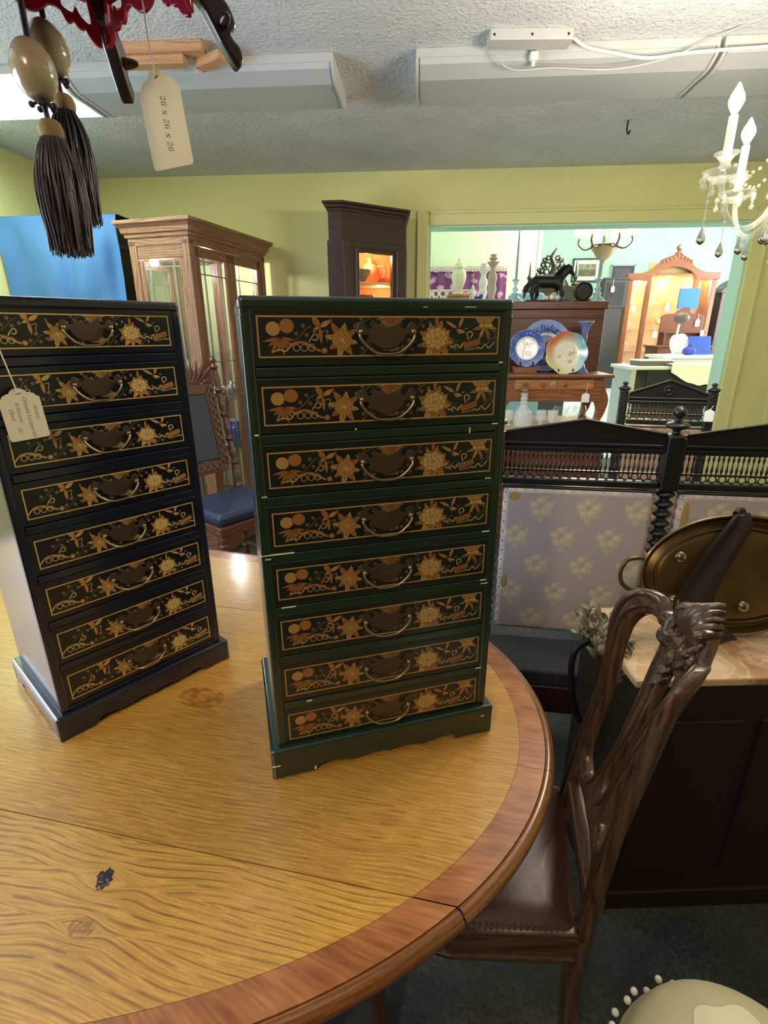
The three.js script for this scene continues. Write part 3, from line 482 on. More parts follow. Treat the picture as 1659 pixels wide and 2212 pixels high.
// on the lantern (text runs down the card)
priceTag('cream price tag with written sizes hanging from the red lantern', [-0.312, 1.597, -0.727], [0.0, -0.12, 0.1], 0.0545, 0.102, (c, L) => { c.font = 'italic 90px serif'; c.textAlign = 'center'; c.save(); c.rotate(0.03); ['26', 'x', '26', 'x', '26'].forEach((q, i) => c.fillText(q, -L * 0.19 + i * L * 0.115, -24 + i * 2)); c.restore(); }, [[0, 0.094, 0.001], [-0.001, 0.13, 0], [-0.004, 0.17, -0.01], [-0.006, 0.21, -0.02]]);
// on the blue chest
priceTag('cream price tag with handwriting on the blue black chest', [-0.5450, TT + 0.502, -0.6785], [0.0, 0.908, 0.06], 0.049, 0.07, (c, L) => {
  c.font = 'italic 58px serif'; c.textAlign = 'left';
  c.fillText('58NN16', -L * 0.16, -165); c.font = 'italic 64px serif'; c.fillText('Chinese Lacquered', -L * 0.33, -60); c.fillText('8-Drawer', -L * 0.23, 50); c.fillText('Chest', -L * 0.13, 140); c.fillText('55-', L * 0.24, 100);
}, [[0, 0.063, 0.001], [-0.002, 0.085, 0.002], [-0.006, 0.125, 0.002], [-0.010, 0.166, -0.002]]);

// ---------- hexagonal lantern ----------
M.redLac = std(new THREE.Color(0.50, 0.016, 0.06), 0.3, { clearcoat: 0.5, transmission: 0.12, thickness: 0 });
M.lanternWood = std(new THREE.Color(0.035, 0.018, 0.015), 0.3, { clearcoat: 0.4 });
{
  const R = 0.157, A0 = -96 * D2R, y0 = 1.80;
  const t = thing('hanging_lantern', 'red and dark wood hexagonal hanging lantern with fretwork and carved brackets', 'lantern', [-0.40, y0, -0.646]);
  const v = [...Array(6)].map((_, i) => [R * Math.cos(A0 + i * Math.PI / 3), R * Math.sin(A0 + i * Math.PI / 3)]);
  const hex = (s) => poly(v.map(([x, z]) => [x * s, -z * s]));
  const ring = hex(1.04); ring.holes.push(hole(v.map(([x, z]) => [x * 0.8, -z * 0.8]))); mesh('bottom_rail', xf(ext(ring, 0.014, 0.003), [0, 0.012, 0], [-Math.PI / 2, 0, 0]), M.lanternWood, t);
  mesh('top_rail', xf(ext(ring, 0.014, 0.003), [0, 0.36, 0], [-Math.PI / 2, 0, 0]), M.lanternWood, t);
  mesh('roof', xf(lathe([[0.17, 0.37], [0.10, 0.42], [0.03, 0.46], [0.01, 0.47]], 6), [0, 0, 0], [0, -A0 + Math.PI / 2, 0]), M.lanternWood, t);
  mesh('hanging_rod', bar([0, 0.46, 0], [0, CH - y0, 0], 0.004), M.darkMetal, t);
  for (let i = 0; i < 6; i++) {
    const [ax, az] = v[i], [bx_, bz] = v[(i + 1) % 6], mx = (ax + bx_) / 2, mz = (az + bz) / 2, L = Math.hypot(bx_ - ax, bz - az), ry = -Math.atan2(bz - az, bx_ - ax);
    mesh('post', bx(0.012, 0.36, 0.012, ax, 0.185, az, 0.002), M.lanternWood, t);
    mesh('glass_panel', xf(bx(L - 0.014, 0.33, 0.003), [mx * 0.98, 0.187, mz * 0.98], [0, ry, 0]), M.redLac, t);
    // pierced apron under the rail
    const h = L / 2 - 0.004, s = new THREE.Shape(); s.moveTo(-h, 0.008); s.lineTo(h, 0.008); s.lineTo(h, -0.048); s.quadraticCurveTo(h * 0.86, -0.05, h * 0.76, -0.034); s.quadraticCurveTo(h * 0.66, -0.036, h * 0.6, -0.028); s.quadraticCurveTo(h * 0.5, -0.036, h * 0.42, -0.02); s.quadraticCurveTo(h * 0.3, -0.012, h * 0.2, -0.022); s.quadraticCurveTo(0, -0.034, -h * 0.2, -0.022); s.quadraticCurveTo(-h * 0.3, -0.012, -h * 0.42, -0.02); s.quadraticCurveTo(-h * 0.5, -0.036, -h * 0.6, -0.028); s.quadraticCurveTo(-h * 0.66, -0.036, -h * 0.76, -0.034); s.quadraticCurveTo(-h * 0.86, -0.05, -h, -0.048);
    for (const q of [-1, 1]) { s.holes.push(shole([[q * h * 0.84, -0.004], [q * h * 0.52, -0.003], [q * h * 0.46, -0.014], [q * h * 0.6, -0.019], [q * h * 0.66, -0.012], [q * h * 0.74, -0.022], [q * h * 0.86, -0.026]], 30)); s.holes.push(shole([[q * h * 0.36, -0.001], [q * h * 0.12, -0.001], [q * h * 0.07, -0.012], [q * h * 0.2, -0.013], [q * h * 0.34, -0.008]], 24)); }
    mesh('fretwork_apron', xf(ext(s, 0.006, 0.0012), [mx, 0, mz], [0, ry, 0]), M.redLac, t);
    // carved bracket hanging out from the corner
    const prof = spoly([[0.0, 0.03], [0.012, 0.028], [0.016, 0.012], [0.03, 0.006], [0.034, -0.012], [0.03, -0.02], [0.044, -0.03], [0.052, -0.048], [0.046, -0.06], [0.056, -0.07], [0.058, -0.082], [0.05, -0.09], [0.034, -0.072], [0.014, -0.04], [-0.004, -0.02], [-0.006, 0.02]], 70);
    const out = Math.atan2(az, ax);
    const br = xf(ext(prof, 0.018, 0.004, 3), [ax * 0.98, 0.0, az * 0.98], [0, -out, 0]);
    const sc = [xf(new THREE.TorusGeometry(0.010, 0.0035, 8, 18), [0.036, -0.05, 0], [0, 0, 0]), sp(0.007, 0.036, -0.05, 0.004, [1, 1, 1.6], 10), taperTube([[0.004, 0.016, 0], [0.02, -0.01, 0], [0.026, -0.03, 0], [0.048, -0.07, 0]], [0.004, 0.006, 0.004, 0.002], 20, 6)];
    mesh('carved_bracket', [br, ...sc.map((g) => xf(g.scale(1, 1, 1.9), [ax * 0.98, 0, az * 0.98], [0, -out, 0]))], M.lanternWood, t);
  }
}
// tassels with jade beads
M.jade = std(new THREE.Color(0.36, 0.31, 0.20), 0.16, { clearcoat: 0.8, clearcoatRoughness: 0.08 });
M.tasselCap = std(new THREE.Color(0.34, 0.24, 0.11), 0.55, { metalness: 0.5, bumpMap: specks, bumpScale: 0.001 });
M.fringe = std(new THREE.Color(0.05, 0.04, 0.05), 0.38, { sheen: 0.4 });
M.cord = std(new THREE.Color(0.03, 0.016, 0.026), 0.7);
function tassel(label, x, y, z, top, tilt, len) {   // x, y, z = bead centre
  const t = thing('tassel', label, 'tassel', [x, y, z], 0, 'lantern tassels');
  mesh('cord', [tube([[0, top - y, 0.0], [0, (top - y) * 0.5, 0], [0, 0, 0]], 0.0034, 10, 8)], M.cord, t);
  mesh('bead', xf(slathe([[0.001, 0.029], [0.011, 0.0275], [0.0205, 0.014], [0.0232, 0], [0.0205, -0.014], [0.011, -0.0265], [0.001, -0.028]], 32), [0, 0, 0], [0, 0, tilt]), M.jade, t);
  const kx = 0.028 * Math.sin(tilt) , ky = -0.028;
  const kn = [taperTube([[kx, ky + 0.002, 0], [kx + 0.001, ky - 0.01, 0], [kx + 0.002, ky - 0.02, 0]], [0.005, 0.003, 0.003], 8, 8)];
  for (let i = 0; i < 5; i++) { const a = i * 1.257; kn.push(bar([kx, ky, 0], [kx + Math.cos(a) * 0.011, ky - 0.005, Math.sin(a) * 0.011], 0.0016)); kn.push(sp(0.0034, kx + Math.cos(a) * 0.012, ky - 0.0055, Math.sin(a) * 0.012, [1, 1, 1], 10)); }
  mesh('knot', kn, M.cord, t);
  const cx = kx + 0.003, cyy = ky - 0.024;
  mesh('cap', xf(slathe([[0.003, 0.006], [0.010, 0.004], [0.0135, -0.004], [0.0125, -0.012], [0.010, -0.014]], 20), [cx, cyy, 0]), M.tasselCap, t);
  const st = [];
  for (let i = 0; i < 420; i++) {
    const a = rr(0, 6.283), q = Math.sqrt(rnd()), l = len * rr(0.93, 1.03), r1 = q * 0.026, w = rr(-0.003, 0.003), c = Math.cos(a), s = Math.sin(a);
    st.push(tube([[cx + c * q * 0.010, cyy - 0.010, s * q * 0.010], [cx + c * r1 * 0.85, cyy - 0.035, s * r1 * 0.85], [cx + c * r1 + w, cyy - l * 0.55, s * r1], [cx + c * r1 * rr(0.75, 1.05), cyy - l, s * r1 * rr(0.75, 1.05)]], 0.00085, 8, 4));
  }
  mesh('fringe', st, M.fringe, t).userData.kind = 'stuff';
}
tassel('jade bead tassel, the nearer and lower of the two under the lantern', -0.444, 1.683, -0.684, 1.81, 0.16, 0.135);
tassel('jade bead tassel behind and above its twin under the lantern', -0.472, 1.738, -0.765, 1.81, 0.16, 0.14);

// ---------- covered wardrobe, china cabinet, corner cabinet ----------
{
  const t = thing('covered_wardrobe', 'tall dark wardrobe under a blue dust sheet in the left corner', 'wardrobe', [-2.10, 0, -3.42]);
  mesh('body', muv(bx(0.66, 2.02, 0.46, 0, 1.01, 0, 0.01), 1, 'y'), M.darkBrown, t);
  // sheet: over the top and down the front and left, with soft folds
  const g = new THREE.PlaneGeometry(0.78, 3.2, 60, 120), p = g.attributes.position;
  for (let i = 0; i < p.count; i++) {
    const u = p.getX(i) / 0.78 + 0.5, s = (1.6 - p.getY(i));       // s runs from the back of the top over the front edge
    const topD = 0.5, x = -0.335 + u * 0.70; let y, z;
    const fold = (0.5 - 0.5 * Math.cos(Math.min(1, Math.max(0, (s - topD) / 0.35)) * Math.PI)) * (0.016 * Math.sin(u * 13 + fbm(u * 3, s * 0.8, 5, 2) * 9) + 0.04 * Math.exp(-Math.pow((u - 0.93) / 0.05, 2)) * Math.sin(s * 4 + 1));
    const R = 0.03;
    if (s < topD) { y = 2.045 + 0.012 * fbm(u * 4, s * 4, 3, 2); z = -0.235 + s * 0.98; }
    else { const d = s - topD; y = 2.045 - d * 0.66 + (d < 0.06 ? 0 : 0); z = 0.262 + 0.02 * (1 - Math.exp(-d * 8)) + fold + 0.05 * (fbm(u * 4, d * 2.0, 9, 3) - 0.5); }
    p.setXYZ(i, x, y, z);
  }
  g.computeVertexNormals(); mesh('dust_sheet', g, M.denimCloth, t);
}
{
  // oak curio cabinet; local z = glazed front, x runs from the near end to the far end
  const a = 1.351, L = 0.84, Dp = 0.40, H = 2.0, cx = [0.218, -0.976], n = [0.976, 0.218];
  const A = [-1.285, -3.062];
  const t = thing('china_cabinet', 'oak curio cabinet with leaded glass doors and mirror back beside the blue sheet', 'cabinet', [A[0] + cx[0] * L / 2 - n[0] * Dp / 2, 0, A[1] + cx[1] * L / 2 - n[1] * Dp / 2], a);
  const hL = L / 2, hD = Dp / 2, post = (x, z, w = 0.05) => muv(bx(w, H - 0.1, w, x, (H - 0.1) / 2, z, 0.004), 1, 'y');
  const cor = [[0, 0], [0.010, 0], [0.012, 0.016], [0.022, 0.022], [0.026, 0.046], [0.044, 0.064], [0.05, 0.066], [0.05, 0.084], [0, 0.084]];
  const corn = []; const P = [[-hL, hD], [hL, hD], [hL, -hD], [-hL, -hD]];
  { // mitred cornice swept round the top
    const pos = [], idx = [], K = cor.length, uv = [];
    for (let c = 0; c <= 4; c++) { const [x, z] = P[c % 4]; for (const [d, y] of cor) { pos.push(x + Math.sign(x) * d, H - 0.084 + y, z + Math.sign(z) * d); uv.push(c * 0.5, y + d); } if (c) for (let j = 0; j < K - 1; j++) { const b = (c - 1) * K + j, e = c * K + j; idx.push(b, e, b + 1, b + 1, e, e + 1); } }
    const g = new THREE.BufferGeometry(); g.setAttribute('position', new THREE.Float32BufferAttribute(pos, 3)); g.setAttribute('uv', new THREE.Float32BufferAttribute(uv, 2)); g.setIndex(idx); const q = g.toNonIndexed(); q.computeVertexNormals(); corn.push(q);
  }
  mesh('cornice', [...corn, muv(bx(L + 0.09, 0.006, Dp + 0.09, 0, H - 0.003, 0))], M.oak, t);
  mesh('frieze', [muv(bx(L, 0.05, Dp, 0, H - 0.10, 0))], M.oak, t);
  for (const [x, z] of [[-hL + 0.025, hD - 0.025], [hL - 0.025, hD - 0.025], [-hL + 0.025, -hD + 0.025], [hL - 0.025, -hD + 0.025]]) mesh('corner_post', post(x, z), M.oak, t);
  mesh('bottom_box', [muv(bx(L, 0.22, Dp, 0, 0.11, 0, 0.004))], M.oak, t);
  mesh('back_mirror', bx(L - 0.1, H - 0.36, 0.008, 0, 1.05, -hD + 0.02), M.mirror, t);
  // end glass with beveled lead border
  const endFrame = [muv(bx(0.02, 0.07, Dp - 0.1, -hL + 0.015, H - 0.155, 0, 0.003), 1, 'z'), muv(bx(0.02, 0.06, Dp - 0.1, -hL + 0.015, 0.25, 0, 0.003), 1, 'z')];
  for (const s of [-1, 1]) endFrame.push(muv(bx(0.02, H - 0.4, 0.03, -hL + 0.015, 1.0, s * (hD - 0.065), 0.003), 1, 'y'));
  mesh('end_frame', endFrame, M.oak, t);
  mesh('end_pane', bx(0.005, H - 0.46, Dp - 0.16, -hL + 0.015, 1.04, 0), M.glass, t);
  { const lead = []; for (const z of [-0.085, 0.085]) lead.push(bx(0.008, H - 0.48, 0.006, -hL + 0.012, 1.04, z)); lead.push(bx(0.008, 0.006, Dp - 0.16, -hL + 0.012, H - 0.235, 0)); lead.push(bx(0.008, 0.006, Dp - 0.16, -hL + 0.012, 0.36, 0)); mesh('lead_border', lead, M.lead, t); }
  // two doors
  for (const s of [-1, 1]) {
    const d = sub('door', t, [s * (hL - 0.05) / 2, 0, hD - 0.02]), w = hL - 0.056;
    const fr = []; for (const q of [-1, 1]) fr.push(muv(bx(0.045, H - 0.36, 0.024, q * (w / 2 - 0.0225), 1.05, 0, 0.004), 1, 'y')); for (const y of [0.255, H - 0.155]) fr.push(muv(bx(w, 0.055, 0.024, 0, y, 0, 0.004)));
    mesh('door_frame', fr, M.oak, d);
    mesh('pane', bx(w - 0.085, H - 0.45, 0.005, 0, 1.05, -0.002), M.glass, d);
    const lead = []; for (const q of [-1, 1]) lead.push(bx(0.005, H - 0.46, 0.009, q * (w / 2 - 0.095), 1.05, 0)); for (const y of [H - 0.27, 1.24, 0.4]) lead.push(bx(w - 0.09, 0.005, 0.009, 0, y, 0));
    mesh('leading', lead, M.lead, d);
    mesh('knob', sp(0.009, -s * (w / 2 - 0.02), 1.02, 0.018), M.gold, d);
  }
  for (const y of [0.62, 0.98, 1.3]) mesh('glass_shelf', bx(L - 0.1, 0.008, Dp - 0.1, 0, y, 0.01), M.glass, t);
  const lamp = mesh('cabinet_lamp', cy(0.022, 0.022, 0.012, 0.0, H - 0.132, 0.02), std(0xffffff, 0.4, { emissive: new THREE.Color(1, 1, 0.96), emissiveIntensity: 4 }), t);
  const W2 = (x, y, z) => [t.position.x + Math.cos(a) * x + Math.sin(a) * z, y, t.position.z - Math.sin(a) * x + Math.cos(a) * z];
  pointLight(0xf4f8ff, 0.55, W2(0, H - 0.16, 0.02), 1);
  // contents
  const pots = [[-0.06, 0.625, 'squat silver tea pot on the cabinet shelf'], [0.12, 0.985, 'silver lidded sugar bowl on the upper cabinet shelf'], [-0.05, 0.985, 'silver tea pot on the upper cabinet shelf beside the sugar bowl']];
  for (const [x, y, l] of pots) {
    const k = thing('silver_teapot', l, 'teapot', W2(x, y, 0.04), a + 0.4);
    mesh('body', slathe([[0.03, 0.001], [0.028, 0.006], [0.055, 0.03], [0.06, 0.055], [0.045, 0.08], [0.03, 0.09]], 20), M.silver, k);
    mesh('lid', slathe([[0.034, 0.09], [0.026, 0.102], [0.008, 0.112], [0.006, 0.12], [0.009, 0.126], [0.001, 0.132]], 16), M.silver, k);
    mesh('spout', taperTube([[0.05, 0.04, 0], [0.08, 0.06, 0], [0.098, 0.095, 0]], [0.014, 0.009, 0.006], 12), M.silver, k); mesh('handle', tube([[-0.05, 0.08, 0], [-0.095, 0.075, 0], [-0.09, 0.035, 0], [-0.052, 0.03, 0]], 0.005, 16, 6), M.silver, k);
  }
  for (const [x, y, h, r, l] of [[-0.3, 0.985, 0.20, 0.05, 'tall cobalt blue glass jar at the near end of the upper shelf'], [-0.3, 0.625, 0.17, 0.06, 'cobalt blue glass jar on the lower cabinet shelf'], [0.1, 0.625, 0.19, 0.07, 'wide cobalt blue glass vase under the silver on the lower shelf']]) {
    const k = thing('blue_glass_jar', l, 'glass jar', W2(x, y, 0.06), 0); mesh('body', slathe([[r * 0.7, 0.001], [r, 0.02], [r, h * 0.8], [r * 0.7, h * 0.9], [r * 0.75, h]], 20), M.cobalt, k); mesh('rim', cy(r * 0.7, r * 0.8, 0.012, 0, h + 0.004, 0), M.frostGlass, k);
  }
}
{
  // dark corner cabinet beside the opening
  const H = 2.15, plan = [[-0.575, -3.475], [-0.495, -3.473], [-0.112, -3.766], [-0.112, -3.975], [-0.575, -3.975]];
  const cx = -0.34, cz = -3.75;
  const t = thing('corner_cabinet', 'dark stained wooden corner cabinet with a lit glass door, left of the opening', 'cabinet', [cx, 0, cz]);
  const loc = plan.map(([x, z]) => [x - cx, -(z - cz)]);
  const slab = (k, h, y, b = 0) => xf(ext(poly(loc.map(([x, y_]) => [x + Math.sign(x) * k, y_ + (y_ < 0 ? -0 : 0) - (y_ < 0.1 ? 0 : 0)])), h, b), [0, y, 0], [-Math.PI / 2, 0, 0]);
  const grow = (k) => [[loc[0][0] - k, loc[0][1] - k], [loc[1][0] + k * 0.3, loc[1][1] - k], [loc[2][0] + k, loc[2][1] - k * 0.6], [loc[3][0] + k * 0.5, loc[3][1]], [loc[4][0] - k, loc[4][1]]];
  const gs = (k, h, y, b = 0) => xf(ext(poly(grow(k)), h, b), [0, y, 0], [-Math.PI / 2, 0, 0]);
  mesh('cornice', [gs(0.03, 0.014, H - 0.007, 0.003), gs(0.018, 0.02, H - 0.024, 0.004), gs(0.008, 0.016, H - 0.042, 0.003)], M.darkBrown, t);
  mesh('base_cupboard', muv(xf(ext(poly(loc), 1.32), [0, 0.66, 0], [-Math.PI / 2, 0, 0]), 1, 'y'), M.darkBrown, t);
  mesh('head', muv(xf(ext(poly(loc), 0.16), [0, H - 0.13, 0], [-Math.PI / 2, 0, 0])), M.darkBrown, t);
  const dx = loc[2][0] - loc[1][0], dz = -(loc[2][1] - loc[1][1]), FL = Math.hypot(dx, dz), ry = -Math.atan2(dz, dx);
  const wallH = H - 0.21 - 1.32, ym = 1.32 + wallH / 2;
  mesh('back_panel', [bx(0.46, wallH, 0.012, 0, ym, -0.218), bx(0.012, wallH, 0.49, -0.226, ym, 0.02), bx(0.012, wallH, 0.2, 0.222, ym, -0.12)], M.satinIn = std(0xd49a6c, 0.6), t);
  mesh('side_panel', muv(bx(0.016, wallH, 0.5, -0.233, ym, 0.025), 1, 'y'), M.darkBrown, t); mesh('canted_stile', muv(bx(0.1, wallH, 0.016, -0.195, ym, 0.27), 1, 'y'), M.darkBrown, t); mesh('side_panel', muv(bx(0.016, wallH, 0.2, 0.226, ym, -0.12), 1, 'y'), M.darkBrown, t);
  const f = sub('door', t, [(loc[1][0] + loc[2][0]) / 2, ym, -(loc[1][1] + loc[2][1]) / 2], ry);
  const fr = [], gx = 0.125, gy = wallH / 2 - 0.06;
  fr.push(muv(bx((FL / 2 - gx), wallH, 0.03, -(FL / 2 + gx) / 2, 0, 0, 0.004), 1, 'y'), muv(bx((FL / 2 - gx), wallH, 0.03, (FL / 2 + gx) / 2, 0, 0, 0.004), 1, 'y'), muv(bx(gx * 2, 0.06, 0.03, 0, wallH / 2 - 0.03, 0, 0.004)), muv(bx(gx * 2, 0.06, 0.03, 0, -wallH / 2 + 0.03, 0, 0.004)));
  mesh('door_frame', fr, M.darkBrown, f); 
  mesh('inner_moulding', [bx(0.014, gy * 2 + 0.05, 0.04, -gx - 0.03, 0, 0.004, 0.003), bx(0.014, gy * 2 + 0.05, 0.04, gx + 0.03, 0, 0.004, 0.003), bx(gx * 2 + 0.07, 0.014, 0.04, 0, gy + 0.03, 0.004, 0.003)], M.darkBrown, f);
  mesh('pane', bx(gx * 2, gy * 2, 0.004, 0, 0, -0.004), M.glass, f); mesh('keyhole', bx(0.006, 0.035, 0.004, gx + 0.05, 0.02, 0.018, 0.001), M.black, f);
  mesh('shelf', xf(ext(poly(loc.map(([x, y]) => [x * 0.93, y * 0.9])), 0.016, 0.002), [0, 1.71, 0], [-Math.PI / 2, 0, 0]), std(0xe2b888, 0.5), t);
  const lp = mesh('cabinet_lamp', cy(0.02, 0.02, 0.02, -0.03, H - 0.222, 0.0), std(0xffe0b0, 0.4, { emissive: new THREE.Color(1, 0.7, 0.4), emissiveIntensity: 2 }), t);
  pointLight(0xffb070, 0.32, [cx - 0.03, H - 0.26, cz], 1); pointLight(0xffb878, 0.12, [cx + 0.06, 1.66, cz - 0.05], 1);
  const b = thing('pottery_bowl', 'grey green pottery bowl on the upper shelf of the corner cabinet', 'bowl', [cx - 0.06, 1.719, cz + 0.08]);
  mesh('bowl', slathe([[0.02, 0.0], [0.024, 0.004], [0.05, 0.03], [0.062, 0.062], [0.06, 0.075], [0.055, 0.075], [0.052, 0.05], [0.02, 0.012]], 24), std(0x77735c, 0.3), b); mesh('foot', cy(0.024, 0.022, 0.006, 0, 0.003, 0), std(0x77735c, 0.4), b);
  const q = thing('coral_teapot', 'coral pink round teapot behind the pottery bowl', 'teapot', [cx - 0.02, 1.719, cz - 0.09]);
  mesh('body', slathe([[0.03, 0], [0.06, 0.03], [0.068, 0.07], [0.05, 0.115], [0.02, 0.135], [0.016, 0.15], [0.012, 0.165], [0.001, 0.17]], 24), std(0xd07a58, 0.4), q); mesh('handle', tube([[0.05, 0.11, 0], [0.1, 0.11, 0], [0.1, 0.05, 0], [0.06, 0.045, 0]], 0.008, 16), std(0xd98a68, 0.4), q); mesh('spout', taperTube([[-0.055, 0.06, 0], [-0.085, 0.08, 0], [-0.1, 0.12, 0]], [0.016, 0.011, 0.008], 10), std(0xd07a58, 0.4), q);
  const v = thing('red_glass_vase', 'red cut glass vase on the lower floor of the corner cabinet', 'vase', [cx - 0.045, 1.321, cz + 0.05]);
  mesh('vase', slathe([[0.045, 0], [0.05, 0.01], [0.036, 0.1], [0.03, 0.17], [0.05, 0.25], [0.066, 0.31], [0.06, 0.31], [0.026, 0.17]], 20), std(0xc03020, 0.06, { transmission: 0.5, thickness: 0 }), v); const ribs = []; for (let i = 0; i < 8; i++) { const a = i * 0.785; ribs.push(tube([[0.05 * Math.cos(a), 0.01, 0.05 * Math.sin(a)], [0.037 * Math.cos(a), 0.1, 0.037 * Math.sin(a)], [0.031 * Math.cos(a), 0.17, 0.031 * Math.sin(a)], [0.067 * Math.cos(a), 0.31, 0.067 * Math.sin(a)]], 0.0035, 12, 5)); } mesh('cut_ribs', ribs, M.frostGlass, v);
  const j = thing('bronze_ewer', 'small dark bronze ewer right of the red glass vase', 'ewer', [cx + 0.05, 1.321, cz + 0.0]);
  mesh('body', slathe([[0.03, 0], [0.02, 0.02], [0.012, 0.1], [0.03, 0.17], [0.034, 0.21], [0.014, 0.26], [0.02, 0.3]], 16), M.brassDark, j); mesh('handle', tube([[0.015, 0.29, 0], [0.05, 0.28, 0], [0.045, 0.22, 0], [0.03, 0.19, 0]], 0.004, 12, 6), M.brassDark, j);
}
// ---------- carved high-back chair and the rug under it ----------
{
  const rug = mesh('patterned_rug', muv(bx(1.9, 0.012, 1.1, -0.9, 0.006, -2.42, 0.004)), M.rug); tag(rug, 'dark red patterned rug under the carved high-back chair', 'rug');
  const t = thing('carved_chair', 'carved oak high-back chair with dark blue leather seat between the two chests', 'chair', [-1.06, 0.012, -2.70], 0.95);
  const wd = M.brown, hw = 0.2, bz = -0.19;
  const turned = (h0, h1, r) => { const L = h1 - h0, n = 5, pts = []; for (let i = 0; i <= n; i++) { const y = h0 + L * i / n; pts.push([r * 0.75, y]); if (i < n) pts.push([r * 0.7, y + L / n * 0.1], [r * 1.15, y + L / n * 0.2], [r * 0.7, y + L / n * 0.32], [r * 0.95, y + L / n * 0.6], [r * 0.75, y + L / n * 0.9]); } return slathe(pts, 14, 90); };
  const back = sub('backrest', t, [0, 0.48, bz]); back.rotation.x = -0.2;
  for (const s of [-1, 1]) { mesh('post', xf(turned(0, 0.72, 0.022), [s * hw, 0, 0]), wd, back); mesh('finial', slathe([[0.012, 0.72], [0.022, 0.74], [0.012, 0.76], [0.02, 0.78], [0.002, 0.81]], 12).translate(s * hw, 0, 0), wd, back); }
  const fr = []; fr.push(bx(0.3, 0.07, 0.03, 0, 0.17, 0, 0.006), bx(0.3, 0.06, 0.03, 0, 0.62, 0, 0.006)); for (const s of [-1, 1]) fr.push(bx(0.06, 0.46, 0.03, s * 0.13, 0.4, 0, 0.006));
  mesh('carved_frame', fr, wd, back);
  const kn = []; for (let i = 0; i < 9; i++) for (const s of [-1, 1]) { kn.push(xf(new THREE.TorusGeometry(0.017, 0.006, 6, 14), [s * 0.135, 0.2 + i * 0.05, 0.016])); kn.push(sp(0.009, s * 0.135, 0.225 + i * 0.05, 0.018, [1, 1.6, 1], 8)); } for (let i = 0; i < 5; i++) { kn.push(xf(new THREE.TorusGeometry(0.017, 0.006, 6, 14), [-0.08 + i * 0.04, 0.17, 0.016])); }
  mesh('carving', kn, wd, back);
  const cr = []; for (let i = -4; i <= 4; i++) { const a = i * 0.19; cr.push(taperTube([[i * 0.012, 0.64, 0], [i * 0.03, 0.70 + 0.03 * Math.cos(a * 2), 0.012], [i * 0.045, 0.74 + 0.05 * Math.cos(a * 2), 0.0]], [0.014, 0.018, 0.006], 10, 7)); cr.push(xf(new THREE.TorusGeometry(0.015, 0.006, 6, 14), [i * 0.036, 0.67, 0.014])); } mesh('carved_crest', cr, wd, back);
  mesh('back_cushion', bx(0.19, 0.38, 0.035, 0, 0.4, 0.008, 0.012), std(new THREE.Color(0.035, 0.04, 0.055), 0.55), back);
  mesh('seat_frame', muv(bx(0.46, 0.05, 0.42, 0, 0.42, 0.02, 0.006)), wd, t);
  mesh('seat_cushion', bx(0.45, 0.07, 0.41, 0, 0.475, 0.02, 0.03), M.blueLeather, t);
  for (const s of [-1, 1]) { mesh('leg', xf(turned(0, 0.4, 0.024), [s * hw, 0, 0.2]), wd, t); mesh('leg', xf(turned(0, 0.48, 0.024), [s * hw, 0, bz]), wd, t); mesh('stretcher', bar([s * hw, 0.13, 0.2], [s * hw, 0.13, bz], 0.012), wd, t); }
  mesh('stretcher', taperTube([[-hw, 0.16, 0.2], [-0.1, 0.2, 0.2], [0, 0.17, 0.2], [0.1, 0.2, 0.2], [hw, 0.16, 0.2]], [0.012, 0.018, 0.024, 0.018, 0.012], 24), wd, t);
}

